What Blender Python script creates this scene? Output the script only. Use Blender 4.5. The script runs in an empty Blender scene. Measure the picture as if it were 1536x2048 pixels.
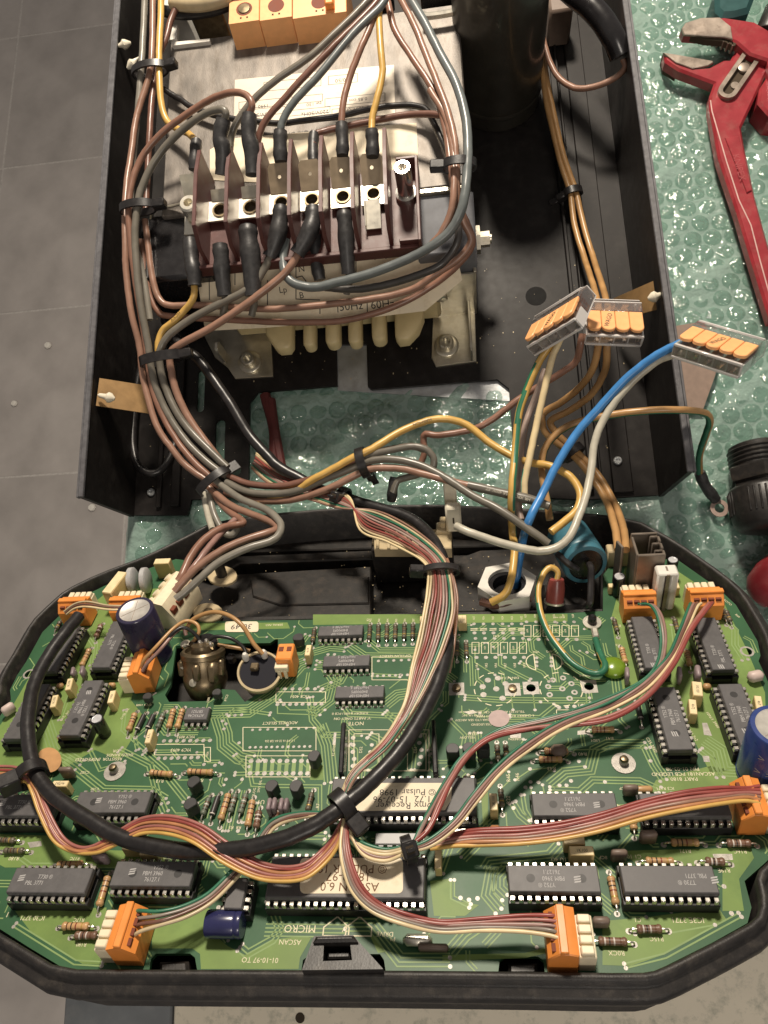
import bpy, math, random
from mathutils import Matrix, Vector
R=math.radians; V=Vector
sc=bpy.context.scene; col=sc.collection
# ---------------- camera, light, exposure (all lengths below are in mm, S turns them into metres)
S=.001; F=1500.; CH=400.
RT=Matrix(((.99153858,.06017978,.11502017),(-.02947972,.96728764,-.25196344),(-.12642069,.24644071,.96087709)))  # camera axes in the world
cam=bpy.data.objects.new('camera',bpy.data.cameras.new('camera')); col.objects.link(cam); sc.camera=cam
cam.matrix_world=Matrix.Translation((0,0,CH*S))@RT.to_4x4()
cam.data.sensor_width=36; cam.data.lens=F/2048*36; cam.data.clip_start=.005; cam.data.clip_end=20
w=bpy.data.worlds.new('World'); sc.world=w; w.use_nodes=True
w.node_tree.nodes['Background'].inputs[0].default_value=(1,.91,.83,1); w.node_tree.nodes['Background'].inputs[1].default_value=.22
def lamp(name,loc,tgt,size,power,c):
    l=bpy.data.lights.new(name,'AREA'); l.shape='DISK'; l.size=size; l.energy=power; l.color=c
    o=bpy.data.objects.new(name,l); col.objects.link(o); o.location=loc
    o.rotation_euler=(V(tgt)-V(loc)).to_track_quat('-Z','Y').to_euler(); return o
lamp('ceiling_lamp',(-.03,.80,.68),(-.03,.10,.05),.13,12.5,(1,.885,.735))
lamp('rear_fill_lamp',(.35,-1.15,1.75),(0,-.02,.08),.5,9,(1,.91,.80))  # unseen soft fill, added to brighten the front board and near faces
sc.view_settings.view_transform='Standard'; sc.view_settings.look='None'; sc.view_settings.exposure=0; sc.view_settings.gamma=1
sc.cycles.max_bounces=8; sc.cycles.transparent_max_bounces=16

# ---------------- frames: table frame = world; board frame = tilted circuit board
BM=Matrix(((.99994515,.00722144,.00758666),(-.01035549,.79030767,.61262268),(-.00157177,-.61266763,.7903391)))   # columns bx,by,bn
BH=241.5756
BO=V((0,0,CH))-BM@V((0,0,BH))                      # board origin in the world
BW4=Matrix.Translation(BO)@BM.to_4x4()
BINV=BW4.inverted()
def ray(px,py): return RT@V(((px-768)/F,(1024-py)/F,-1))
def T(px,py,z):                                     # photo pixel -> world point at table height z
    d=ray(px,py); t=(z-CH)/d.z; return V((0,0,CH))+d*t
def B(px,py,h=0):                                   # photo pixel -> board-frame point at height h over the board
    d=BM.transposed()@ray(px,py); t=(h-BH)/d.z; return V((0,0,BH))+d*t
def BWp(px,py,h=0): return BW4@B(px,py,h)
I4=Matrix.Identity(4)
WM={}
# ---------------- materials
def mat(name,c,rough=.5,metal=0,var=.12,scale=250,bump=0,bscale=900,coat=0,dirt=None,dscale=60,damt=.5,trans=0,emit=0,rnd=0,spec=.5,alpha=1,aniso=None):
    m=bpy.data.materials.new(name); m.use_nodes=True; nt=m.node_tree; n=nt.nodes; L=nt.links; b=n['Principled BSDF']
    b.inputs['Roughness'].default_value=rough; b.inputs['Metallic'].default_value=metal; b.inputs['Coat Weight'].default_value=coat
    b.inputs['Transmission Weight'].default_value=trans; b.inputs['Specular IOR Level'].default_value=spec; b.inputs['Alpha'].default_value=alpha
    tc=n.new('ShaderNodeTexCoord'); src=tc.outputs['Object']
    if aniso:
        mp=n.new('ShaderNodeMapping'); mp.inputs['Scale'].default_value=aniso; L.new(src,mp.inputs[0]); src=mp.outputs[0]
    nz=n.new('ShaderNodeTexNoise'); nz.inputs['Scale'].default_value=scale; nz.inputs['Detail'].default_value=5; L.new(src,nz.inputs['Vector'])
    mr=n.new('ShaderNodeMapRange'); mr.inputs[1].default_value=.3; mr.inputs[2].default_value=.7; mr.inputs[3].default_value=1-var; mr.inputs[4].default_value=1+var
    L.new(nz.outputs['Fac'],mr.inputs[0])
    mx=n.new('ShaderNodeMix'); mx.data_type='RGBA'; mx.blend_type='MULTIPLY'; mx.inputs[0].default_value=1
    mx.inputs[6].default_value=(*c,1); L.new(mr.outputs[0],mx.inputs[7]); out=mx.outputs[2]
    if rnd:
        oi=n.new('ShaderNodeObjectInfo'); r2=n.new('ShaderNodeMapRange'); r2.inputs[3].default_value=1-rnd; r2.inputs[4].default_value=1+rnd
        L.new(oi.outputs['Random'],r2.inputs[0]); m2=n.new('ShaderNodeMix'); m2.data_type='RGBA'; m2.blend_type='MULTIPLY'; m2.inputs[0].default_value=1
        L.new(out,m2.inputs[6]); L.new(r2.outputs[0],m2.inputs[7]); out=m2.outputs[2]
    if dirt:
        dn=n.new('ShaderNodeTexNoise'); dn.inputs['Scale'].default_value=dscale; dn.inputs['Detail'].default_value=8; dn.inputs['Roughness'].default_value=.7; L.new(src,dn.inputs['Vector'])
        dr=n.new('ShaderNodeMapRange'); dr.inputs[1].default_value=.5; dr.inputs[2].default_value=.72; dr.inputs[4].default_value=damt; L.new(dn.outputs['Fac'],dr.inputs[0])
        m3=n.new('ShaderNodeMix'); m3.data_type='RGBA'; L.new(dr.outputs[0],m3.inputs[0]); L.new(out,m3.inputs[6]); m3.inputs[7].default_value=(*dirt,1); out=m3.outputs[2]
    L.new(out,b.inputs['Base Color'])
    rr=n.new('ShaderNodeMapRange'); rr.inputs[3].default_value=max(.02,rough-.08); rr.inputs[4].default_value=min(1,rough+.1); L.new(nz.outputs['Fac'],rr.inputs[0]); L.new(rr.outputs[0],b.inputs['Roughness'])
    if bump:
        bn=n.new('ShaderNodeTexNoise'); bn.inputs['Scale'].default_value=bscale; bn.inputs['Detail'].default_value=4; L.new(src,bn.inputs['Vector'])
        bp=n.new('ShaderNodeBump'); bp.inputs['Strength'].default_value=bump; bp.inputs['Distance'].default_value=.0004; L.new(bn.outputs['Fac'],bp.inputs['Height']); L.new(bp.outputs[0],b.inputs['Normal'])
    if emit: b.inputs['Emission Strength'].default_value=emit
    return m
M={}
def dm(k,*a,**kw): M[k]=mat(k,*a,**kw)
dm('tile',(.38,.35,.33),.55,var=.14,scale=14,bump=.15,bscale=300,dirt=(.47,.44,.415),dscale=5,damt=.45,rnd=.05)
dm('grout',(.45,.425,.40),.8)
dm('bench_green',(.030,.125,.088),.5,var=.25,scale=30)
dm('bench_grey',(.21,.225,.235),.45,var=.15,scale=60,dirt=(.35,.33,.3),dscale=120,damt=.25)
dm('bench_cream',(.86,.78,.62),.55,var=.06,scale=40,dirt=(.10,.16,.12),dscale=130,damt=.55)
dm('hole_dark',(.05,.035,.02),.9)
dm('chassis_black',(.0125,.0105,.0098),.45,spec=.22,var=.2,scale=200,bump=.03,bscale=1500,dirt=(.06,.055,.05),dscale=90,damt=.25)
dm('chassis_edge',(.10,.098,.105),.4,var=.2,scale=300,dirt=(.2,.2,.21),dscale=250,damt=.4)
dm('plastic_black',(.018,.016,.015),.42,var=.2,scale=300,bump=.12,bscale=1600,dirt=(.085,.068,.052),dscale=160,damt=.35)
dm('tray_black',(.020,.0175,.0165),.5,var=.25,scale=250,bump=.25,bscale=2200,dirt=(.10,.085,.07),dscale=170,damt=.45)
dm('dusty_black',(.014,.012,.0105),.5,var=.3,scale=250,bump=.15,bscale=1800,dirt=(.07,.05,.036),dscale=160,damt=.5)
dm('gloss_black',(.012,.011,.012),.25,var=.1,coat=.2)
dm('can_black',(.030,.027,.021),.30,var=.2,scale=80,coat=.3)
dm('sheath_black',(.016,.0145,.015),.33,var=.2,scale=400,bump=.06,bscale=1200,dirt=(.07,.06,.055),dscale=300,damt=.25)
dm('shrink',(.032,.031,.032),.42,var=.25,scale=400,bump=.15,bscale=900,dirt=(.09,.085,.08),dscale=350,damt=.3)
dm('core_steel',(.185,.165,.145),.5,.35,var=.4,scale=160,bump=.25,bscale=2500,dirt=(.09,.07,.05),dscale=190,damt=.65,aniso=(1,.35,1))
dm('blue_steel',(.17,.175,.19),.6,0,spec=.2,var=.25,scale=90,dirt=(.14,.14,.15),dscale=200,damt=.5)
dm('tab',(.36,.28,.19),.38,.5,var=.15,scale=200)  # brown tint puts the tilted metal's dark reflection into the colour
dm('void',(.005,.005,.005),.9)
dm('emboss',(.36,.07,.075),.4)
dm('zinc',(.62,.58,.48),.32,.85,var=.15,scale=150,bump=.08,dirt=(.35,.28,.14),dscale=120,damt=.4)
dm('galv',(.55,.57,.58),.36,.75,var=.22,scale=90,bump=.12,bscale=500,dirt=(.30,.29,.28),dscale=160,damt=.5)
dm('tin',(.80,.76,.66),.30,.8,var=.12,scale=300,dirt=(.4,.33,.2),dscale=300,damt=.35)
dm('chrome',(.78,.75,.70),.2,.95,var=.1)
dm('brass_dark',(.20,.155,.095),.36,.8,var=.3,scale=200,dirt=(.05,.04,.03),dscale=220,damt=.6)
dm('maroon',(.085,.027,.023),.45,var=.15,scale=200,bump=.05,rnd=.05)
dm('cream_plastic',(.64,.52,.28),.42,var=.08,scale=120)
dm('cream_header',(.80,.70,.50),.45,var=.07,scale=300)
dm('white_plastic',(.70,.67,.61),.42,var=.08)
dm('label_cream',(.80,.70,.52),.6,var=.08,scale=90,dirt=(.45,.33,.17),dscale=110,damt=.45)
dm('label_silver',(.62,.55,.45),.5,.1,var=.08,scale=100,dirt=(.45,.38,.28),dscale=120,damt=.4)
dm('print',(.035,.030,.030),.7)
dm('print_brown',(.16,.075,.03),.7)
dm('grey_print',(.40,.39,.385),.6)
dm('orange',(.78,.27,.055),.38,var=.08,scale=200,bump=.03,rnd=.06)
dm('orange_pale',(.86,.42,.17),.40,var=.06,rnd=.03)
dm('hole_red',(.16,.035,.012),.7)
dm('brown_card',(.33,.20,.085),.6,var=.12,scale=200)
dm('nylon',(.74,.68,.55),.35,var=.05)
dm('red_paint',(.27,.022,.030),.36,var=.15,scale=120,coat=.1,dirt=(.30,.19,.15),dscale=140,damt=.22)
dm('steel_worn',(.36,.30,.25),.42,.7,var=.3,scale=120,dirt=(.10,.07,.05),dscale=200,damt=.6)
dm('teal_grip',(.01,.06,.06),.45)
dm('red_cloth',(.085,.014,.013),.7,bump=.2)
W={'brown':(.235,.122,.085),'brown2':(.28,.158,.112),'brown3':(.165,.080,.058),'grey':(.150,.136,.112),'grey2':(.20,.185,.155),'bluegrey':(.13,.145,.145),'dark':(.06,.055,.052),'yellow':(.58,.36,.10),'tan':(.43,.245,.10),'ochre':(.34,.18,.06),
 'cream':(.70,.56,.33),'white':(.47,.44,.36),'blue':(.05,.21,.50),'green':(.03,.15,.085),'palegreen':(.10,.45,.34),'red':(.27,.060,.050),'rose':(.34,.13,.11),'orange_w':(.44,.20,.09),'mauve':(.29,.17,.145),'grey_w':(.24,.20,.165),'black_w':(.015,.014,.014),'pinkgrey':(.36,.27,.23),'oldcream':(.52,.42,.26)}
for k,c in W.items(): dm(k,c,.32,var=.14,scale=130,bump=.04,bscale=700,dirt=tuple(x*.55 for x in c),dscale=70,damt=.35,rnd=.05)
dm('board_green',(.036,.106,.048),.42,spec=.3,var=.15,scale=60,bump=.03,dirt=(.035,.10,.045),dscale=40,damt=.3)
dm('pour_green',(.175,.265,.075),.45,spec=.25,var=.16,scale=55,dirt=(.08,.15,.05),dscale=45,damt=.5)
dm('trace_green',(.235,.34,.135),.45,spec=.25,var=.12,scale=90)
dm('gap_green',(.025,.075,.055),.35)
dm('pad',(.40,.375,.335),.42,.3,var=.2,scale=500,bump=.2,bscale=2500)
dm('silk',(.74,.68,.47),.6,var=.1,scale=500)
dm('chip_black',(.090,.086,.088),.48,var=.12,scale=400,bump=.10,bscale=5000,dirt=(.13,.12,.115),dscale=350,damt=.25,rnd=.08)
dm('chip_side',(.022,.021,.022),.5,rnd=.08)
dm('socket_face',(.018,.018,.024),.7,spec=.15)
dm('socket_black',(.014,.0135,.014),.45)
dm('pin',(.74,.70,.63),.24,.9,var=.1,scale=800)
dm('res_tan',(.50,.30,.14),.35,var=.1,rnd=.1)
dm('res_grey',(.115,.098,.065),.4,var=.15,rnd=.15)
dm('res_dark',(.035,.032,.030),.35)
dm('res_brown',(.18,.10,.065),.38,rnd=.1)
dm('res_green',(.13,.15,.11),.4,rnd=.1)
dm('band_r',(.20,.03,.02),.4); dm('band_k',(.03,.02,.015),.4); dm('band_b',(.11,.045,.02),.4); dm('band_g',(.45,.30,.08),.35,.3); dm('band_w',(.55,.5,.45),.4)
dm('film_cap',(.60,.46,.22),.42,var=.08,rnd=.06); dm('film_top',(.78,.64,.38),.45)
dm('ceramic',(.26,.20,.21),.42,var=.1,rnd=.1); dm('ceramic_brown',(.17,.125,.10),.45,rnd=.1); dm('ceramic_pink',(.55,.44,.40),.45)
dm('transistor',(.030,.029,.030),.45,rnd=.1)
dm('can_navy',(.024,.020,.050),.28,coat=.3,var=.1); dm('can_indigo',(.022,.024,.085),.25,coat=.3); dm('worn_line',(.52,.33,.30),.5); dm('tag_brown',(.22,.155,.12),.65); dm('can_blue',(.025,.05,.20),.28,coat=.3); dm('can_teal',(.045,.15,.20),.38,var=.15)
dm('can_top',(.66,.63,.58),.38,.5,var=.12,scale=300); dm('silver_top',(.82,.82,.84),.3,.6)
dm('heatsink',(.20,.165,.135),.42,.5,var=.15); dm('mov',(.42,.42,.42),.4); dm('drop_green',(.16,.26,.02),.25,coat=.2,spec=.6)
dm('sticker_pink',(.45,.34,.32),.6); dm('sticker_orange',(.50,.27,.11),.55); dm('clear_ink',(.14,.055,.035),.6)
# clear plastic: see-through, glossy, a little milky
def film(name,tint,milk,gloss,rough,bump,bsc,tr,edge=0,gmax=1):
    m=bpy.data.materials.new(name); m.use_nodes=True; nt=m.node_tree; n=nt.nodes; L=nt.links; n.remove(n['Principled BSDF']); o=n['Material Output']
    t=n.new('ShaderNodeBsdfTransparent'); t.inputs[0].default_value=(*tint,1)
    d=n.new('ShaderNodeBsdfDiffuse'); d.inputs[0].default_value=(*milk,1)
    g=n.new('ShaderNodeBsdfGlossy'); g.inputs['Roughness'].default_value=rough
    a=n.new('ShaderNodeMixShader'); lw=n.new('ShaderNodeLayerWeight'); lw.inputs[0].default_value=.35; mf=n.new('ShaderNodeMath'); mf.operation='MULTIPLY_ADD'; mf.use_clamp=True; L.new(lw.outputs['Facing'],mf.inputs[0]); mf.inputs[1].default_value=edge; mf.inputs[2].default_value=tr; L.new(mf.outputs[0],a.inputs[0]); L.new(t.outputs[0],a.inputs[1]); L.new(d.outputs[0],a.inputs[2])
    fr=n.new('ShaderNodeFresnel'); fr.inputs[0].default_value=1.5
    ma=n.new('ShaderNodeMath'); ma.operation='MULTIPLY_ADD'; L.new(fr.outputs[0],ma.inputs[0]); ma.inputs[1].default_value=gloss; ma.inputs[2].default_value=.01; mi_=n.new('ShaderNodeMath'); mi_.operation='MINIMUM'; L.new(ma.outputs[0],mi_.inputs[0]); mi_.inputs[1].default_value=gmax
    b=n.new('ShaderNodeMixShader'); L.new(mi_.outputs[0],b.inputs[0]); L.new(a.outputs[0],b.inputs[1]); L.new(g.outputs[0],b.inputs[2]); L.new(b.outputs[0],o.inputs[0])
    if bump:
        tc=n.new('ShaderNodeTexCoord'); oi=n.new('ShaderNodeObjectInfo'); vm=n.new('ShaderNodeVectorMath'); L.new(tc.outputs['Object'],vm.inputs[0]); L.new(oi.outputs['Random'],vm.inputs[1])
        nz=n.new('ShaderNodeTexNoise'); nz.inputs['Scale'].default_value=bsc; nz.inputs['Detail'].default_value=2.5; L.new(vm.outputs[0],nz.inputs['Vector'])
        bp=n.new('ShaderNodeBump'); bp.inputs['Strength'].default_value=bump; bp.inputs['Distance'].default_value=.002; L.new(nz.outputs['Fac'],bp.inputs['Height'])
        for q in (d,g,fr): L.new(bp.outputs[0],q.inputs['Normal'])
    M[name]=m
film('wrap_film',(.86,.97,.93),(.42,.58,.51),2.2,.07,1.0,170,.54,0,.3)
film('wrap_bubble',(.84,.93,.89),(.50,.66,.59),2.2,.05,1.0,280,.03,.10,.22)
film('clear_plastic',(.95,.94,.94),(.88,.82,.80),2.4,.05,.06,200,.10)
film('clear_edge',(.95,.94,.94),(.95,.91,.88),2.0,.08,.05,200,.62)

# ---------------- mesh building
class MB:
    def __init__(s): s.v=[]; s.f=[]; s.m=[]
    def add(s,vs,fs,mi=0,X=None):
        o=len(s.v); s.v+=[(X@V(v) if X else V(v)) for v in vs]; s.f+=[[i+o for i in f] for f in fs]; s.m+=[mi]*len(fs) if isinstance(mi,int) else list(mi); return s
    def box(s,c,d,X=None,ch=0,mi=0,top=None):           # chamfered box; top=(sx,sy) scales the top face (draft)
        a,b,e=d[0]/2,d[1]/2,d[2]/2; ch=min(ch,a*.9,b*.9,e*.9); tx,ty=top or (1,1); c=V(c)
        def q(x,y,z): k=(z/e+1)/2; return V((x*(1+(tx-1)*k),y*(1+(ty-1)*k),z))+c
        if ch<=0:
            vs=[q(x,y,z) for z in(-e,e) for y in(-b,b) for x in(-a,a)]
            return s.add(vs,[(0,2,3,1),(4,5,7,6),(0,1,5,4),(2,6,7,3),(0,4,6,2),(1,3,7,5)],mi,X)
        vs=[];ix={}
        for z in(-1,1):
            for y in(-1,1):
                for x in(-1,1):
                    for k in range(3):
                        p=[x*a,y*b,z*e]
                        for j in range(3):
                            if j!=k: p[j]-=(x,y,z)[j]*ch
                        ix[x,y,z,k]=len(vs); vs.append(q(*p))
        fs=[]
        for k in range(3):
            u,w=[(1,2),(2,0),(0,1)][k]
            for sg in(-1,1):
                L=[]
                for (p1,p2) in((-1,-1),(1,-1),(1,1),(-1,1)):
                    t=[0,0,0]; t[k]=sg;t[u]=p1;t[w]=p2; L.append(ix[t[0],t[1],t[2],k])
                fs.append(L if sg>0 else L[::-1])
        for k in range(3):
            u,w=[(1,2),(2,0),(0,1)][k]
            for p1 in(-1,1):
                for p2 in(-1,1):
                    t0=[0,0,0];t0[u]=p1;t0[w]=p2;t1=t0[:];t0[k]=-1;t1[k]=1
                    L=[ix[(*t0,u)],ix[(*t1,u)],ix[(*t1,w)],ix[(*t0,w)]]; fs.append(L if p1*p2<0 else L[::-1])
        for z in(-1,1):
            for y in(-1,1):
                for x in(-1,1):
                    L=[ix[x,y,z,k] for k in range(3)]; fs.append(L if x*y*z>0 else L[::-1])
        return s.add(vs,fs,mi,X)
    def lathe(s,prof,n=20,X=None,mi=0,cap0=True,cap1=True,ang=None):   # prof: (r,z[,mat]) about local z
        vs=[];fs=[];ms=[]
        for p in prof:
            for i in range(n): a=2*math.pi*i/n; vs.append((p[0]*math.cos(a),p[0]*math.sin(a),p[1]))
        for j in range(len(prof)-1):
            for i in range(n):
                k=(i+1)%n; fs.append((j*n+i,j*n+k,(j+1)*n+k,(j+1)*n+i)); ms.append(prof[j][2] if len(prof[j])>2 else mi)
        if cap0: fs.append(list(range(n))[::-1]); ms.append(prof[0][2] if len(prof[0])>2 else mi)
        if cap1: fs.append([(len(prof)-1)*n+i for i in range(n)]); ms.append(prof[-1][2] if len(prof[-1])>2 else mi)
        return s.add(vs,fs,ms,X)
    def rod(s,p0,p1,r,n=12,r1=None,mi=0): return s.lathe([(r,0),(r if r1 is None else r1,(V(p1)-V(p0)).length)],n,axis(p0,p1),mi)
    def tube(s,pts,r,n=9,mi=0,cap=True,stripe=None,twist=0,flat=1):
        pts=[V(p) for p in pts]; N=len(pts); rs=r if isinstance(r,(list,tuple)) else [r]*N
        t=(pts[1]-pts[0]).normalized(); u=t.orthogonal().normalized() if abs(t.z)>.95 else t.cross(V((0,0,1))).normalized(); vs=[];fs=[];ms=[]
        for i,p in enumerate(pts):
            t2=((pts[min(i+1,N-1)]-pts[max(i-1,0)])).normalized(); u=(u-t2*u.dot(t2)).normalized(); b=t2.cross(u)
            for k in range(n):
                a=2*math.pi*k/n; vs.append(p+u*(math.cos(a)*rs[i])+b*(math.sin(a)*rs[i]*flat))
        for i in range(N-1):
            for k in range(n):
                k2=(k+1)%n; fs.append((i*n+k2,i*n+k,(i+1)*n+k,(i+1)*n+k2))
                if stripe is None: ms.append(mi)
                else: q=(k+twist*i/N*n)%n/n; ms.append(1 if any(a<=q<b for a,b in stripe) else 0)
        if cap: fs+= [list(range(n)),[(N-1)*n+k for k in range(n)][::-1]]; ms+=[mi,mi]
        return s.add(vs,fs,ms)
    def prism(s,poly,z0,z1,X=None,mi=0,ch=0):            # simple polygon (ccw), extruded along local z
        n=len(poly); P=[V((p[0],p[1])) for p in poly]
        ar=sum(P[i].x*P[(i+1)%n].y-P[(i+1)%n].x*P[i].y for i in range(n))
        if ar<0: P=P[::-1]
        rings=[(0,z0),(0,z1)] if not ch else [(0,z0),(0,z1-ch),(ch,z1)]
        vs=[];fs=[]
        for (o,z) in rings:
            Q=offs(P,-o) if o else P
            vs+=[(q.x,q.y,z) for q in Q]
        for j in range(len(rings)-1):
            for i in range(n): k=(i+1)%n; fs.append((j*n+i,j*n+k,(j+1)*n+k,(j+1)*n+i))
        fs.append(list(range(n))[::-1]); fs.append([(len(rings)-1)*n+i for i in range(n)])
        return s.add(vs,fs,mi,X)
    def strip(s,pts,wd,z=0,mi=0):                         # flat polyline ribbon in xy
        P=[V((p[0],p[1])) for p in pts]; n=len(P); vs=[]
        for i in range(n):
            a=(P[i]-P[max(i-1,0)]); b=(P[min(i+1,n-1)]-P[i]); a=a.normalized() if a.length>1e-9 else b.normalized(); b=b.normalized() if b.length>1e-9 else a
            t=(a+b); t=t.normalized() if t.length>1e-6 else a; nn=V((-t.y,t.x)); k=wd/2/max(.45,abs(nn.dot(V((-a.y,a.x)))))
            vs+=[(P[i].x-nn.x*k,P[i].y-nn.y*k,z),(P[i].x+nn.x*k,P[i].y+nn.y*k,z)]
        return s.add(vs,[(2*i,2*i+2,2*i+3,2*i+1) for i in range(n-1)],mi)
    def disc(s,c,r,z=0,n=12,ry=None,mi=0,r0=0):
        ry=ry or r
        if r0:
            vs=[(c[0]+q*math.cos(2*math.pi*i/n),c[1]+q*math.sin(2*math.pi*i/n)*ry/r,z) for q in(r,r0) for i in range(n)]
            return s.add(vs,[(i,(i+1)%n,n+(i+1)%n,n+i) for i in range(n)],mi)
        return s.add([(c[0]+r*math.cos(2*math.pi*i/n),c[1]+ry*math.sin(2*math.pi*i/n),z) for i in range(n)],[list(range(n))],mi)
    def dome(s,c,r,h,n=16,k=5,mi=0,rim=.82):
        vs=[];fs=[]
        for j in range(k):
            a=(j/k)*math.pi/2; rr=r*(rim+(1-rim)*(1-j/k)) if False else r*math.cos(a)**.5; zz=h*math.sin(a)**.9
            vs+=[(c[0]+rr*math.cos(2*math.pi*i/n),c[1]+rr*math.sin(2*math.pi*i/n),c[2]+zz) for i in range(n)]
        vs.append((c[0],c[1],c[2]+h))
        for j in range(k-1):
            for i in range(n): q=(i+1)%n; fs.append((j*n+i,j*n+q,(j+1)*n+q,(j+1)*n+i))
        for i in range(n): fs.append(((k-1)*n+i,(k-1)*n+(i+1)%n,k*n))
        return s.add(vs,fs,mi)
    def text(s,st,c,size,ang=0,z=0,X=None,mi=0,sx=1,al='CENTER'):
        vs,fs=txt(st,al); ca,sa=math.cos(ang),math.sin(ang)
        return s.add([(c[0]+(x*sx*ca-y*sa)*size,c[1]+(x*sx*sa+y*ca)*size,z) for x,y in vs],fs,mi,X)
    def plate(s,polys,z0,z1,X=None,mi=0):                 # outline with holes
        vs,fs=fill(polys,z0,z1); return s.add(vs,fs,mi,X)
    def mesh(s,name,mats,X=None,angle=38):
        me=bpy.data.meshes.new(name); me.from_pydata([((X@v) if X else v)*S for v in s.v],[],s.f)
        for m in mats: me.materials.append(M[m])
        me.polygons.foreach_set('material_index',s.m); me.polygons.foreach_set('use_smooth',[True]*len(s.f)); me.update()
        me.set_sharp_from_angle(angle=R(angle)); return me
    def build(s,name,mats,parent=None,A=None,angle=38,label=None,cat=None,group=None,kind=None):
        A=A or I4
        if parent is not None: X=WM[parent.name].inverted()@A; me=s.mesh(name,mats,X,angle); o=put(name,me,parent,I4)
        else:
            q=[A@v for v in s.v]; lo=V((sum(v.x for v in q)/len(q),sum(v.y for v in q)/len(q),min(v.z for v in q))); W0=Matrix.Translation(lo)
            me=s.mesh(name,mats,W0.inverted()@A,angle); o=put(name,me,None,W0)
        return tag(o,label,cat,group,kind)
def put(name,me,parent,L):                               # link an object with local matrix L (mm)
    o=bpy.data.objects.new(name,me); col.objects.link(o)
    L2=L.copy(); L2.translation=L2.translation*S
    if parent is not None: o.parent=parent; WM[o.name]=WM[parent.name]@L
    else: WM[o.name]=L
    o.matrix_local=L2; return o
def tag(o,label=None,cat=None,group=None,kind=None):
    for k,v in(('label',label),('category',cat),('group',group),('kind',kind)):
        if v: o[k]=v
    return o
def thing(name,label,cat,L,group=None):
    o=put(name,None,None,L if isinstance(L,Matrix) else Matrix.Translation(V(L))); o.empty_display_size=.005; return tag(o,label,cat,group)
def axis(p0,p1,up=None):                                  # frame at p0 with z towards p1
    z=(V(p1)-V(p0)).normalized(); x=(up and (V(up)-z*z.dot(V(up))).normalized()) or z.orthogonal().normalized(); y=z.cross(x)
    m=Matrix((x,y,z)).transposed().to_4x4(); m.translation=V(p0); return m
def offs(P,o):                                            # offset closed ccw polygon outward by o
    n=len(P); out=[]
    for i in range(n):
        a=(P[i]-P[i-1]).normalized(); b=(P[(i+1)%n]-P[i]).normalized(); na=V((a.y,-a.x)); nb=V((b.y,-b.x)); t=(na+nb).normalized(); out.append(P[i]+t*(o/max(.5,t.dot(na))))
    return out
_tc={}
def conv(ob):
    col.objects.link(ob); bpy.context.view_layer.update(); dg=bpy.context.evaluated_depsgraph_get(); me=bpy.data.meshes.new_from_object(ob.evaluated_get(dg))
    vs=[tuple(v.co) for v in me.vertices]; fs=[list(p.vertices) for p in me.polygons]; d=ob.data; bpy.data.objects.remove(ob); bpy.data.curves.remove(d); bpy.data.meshes.remove(me); return vs,fs
def txt(st,al='CENTER'):
    if (st,al) not in _tc:
        cu=bpy.data.curves.new('t','FONT'); cu.body=st; cu.align_x=al; cu.align_y='CENTER'; cu.resolution_u=2; vs,fs=conv(bpy.data.objects.new('t',cu)); _tc[st,al]=([(v[0],v[1]) for v in vs],fs)
    return _tc[st,al]
def fill(polys,z0,z1):
    cu=bpy.data.curves.new('p','CURVE'); cu.dimensions='2D'; cu.fill_mode='BOTH'; cu.extrude=(z1-z0)/2*.01
    for p in polys:
        sp=cu.splines.new('POLY'); sp.points.add(len(p)-1)
        for q,c in zip(sp.points,p): q.co=(c[0]*.01,c[1]*.01,0,1)
        sp.use_cyclic_u=True
    vs,fs=conv(bpy.data.objects.new('p',cu)); return [(v[0]*100,v[1]*100,v[2]*100+(z0+z1)/2) for v in vs],fs
def smooth(pts,k=6):
    P=[V(p) for p in pts]
    if len(P)<3: return [P[0].lerp(P[-1],i/k) for i in range(k+1)]
    P=[P[0]*2-P[1]]+P+[P[-1]*2-P[-2]]; out=[]
    for i in range(1,len(P)-2):
        a,b,c,d=P[i-1:i+3]
        for j in range(k):
            t=j/k; out.append(.5*((2*b)+(c-a)*t+(2*a-5*b+4*c-d)*t*t+(3*b-a-3*c+d)*t**3))
    return out+[P[-2]]
def rrect(c,w,h,r,n=4):
    o=[]
    for (sx,sy,a0) in((1,1,0),(-1,1,90),(-1,-1,180),(1,-1,270)):
        for i in range(n+1): a=R(a0+90*i/n); o.append((c[0]+sx*(w/2-r)+r*math.cos(a),c[1]+sy*(h/2-r)+r*math.sin(a)))
    return o
def pt(p): return BWp(p[0],p[1],p[2]) if len(p)>3 else T(*p)   # (px,py,z) on the table, (px,py,h,1) on the board
random.seed(7)
# ================= the room below and the workbench
fl=thing('floor',None,None,(-500,400,-776)); fl['kind']='structure'
ground=MB(); ground.box((0,700,-777.5),(6000,6000,8)); ground.build('grout',['grout'],fl)
tm=MB(); tm.box((0,0,0),(297.5,322.5,6),ch=1.2); tme=tm.mesh('tile',['tile'])
for i in range(-3,5):
    for j in range(-4,8):
        put('tile',tme,fl,Matrix.Translation((-235+300*i,-75+325*j-400,0))@Matrix.Rotation(R(random.uniform(-.15,.15)),4,'Z'))
for (px,py,r) in((97,692,7),(30,808,6),(185,1016,7)):
    m=MB(); m.lathe([(r*.5,0),(r,2),(r*.8,5),(r*.2,6)],7); o=m.build('crumb',['white_plastic'],A=Matrix.Translation(T(px,py,-773)))
    tag(o,{97:'pale crumb on the floor tiles, upper of the pair left of the chassis',30:'pale crumb on the floor tiles at the far left, lower of the pair',185:'pale crumb on the floor just below the corner of the chassis'}[px],'crumb',group='crumbs on the floor')
tb=thing('workbench','green topped workbench with a worn cream front board and grey edge','workbench',(120,200,-30))
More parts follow.
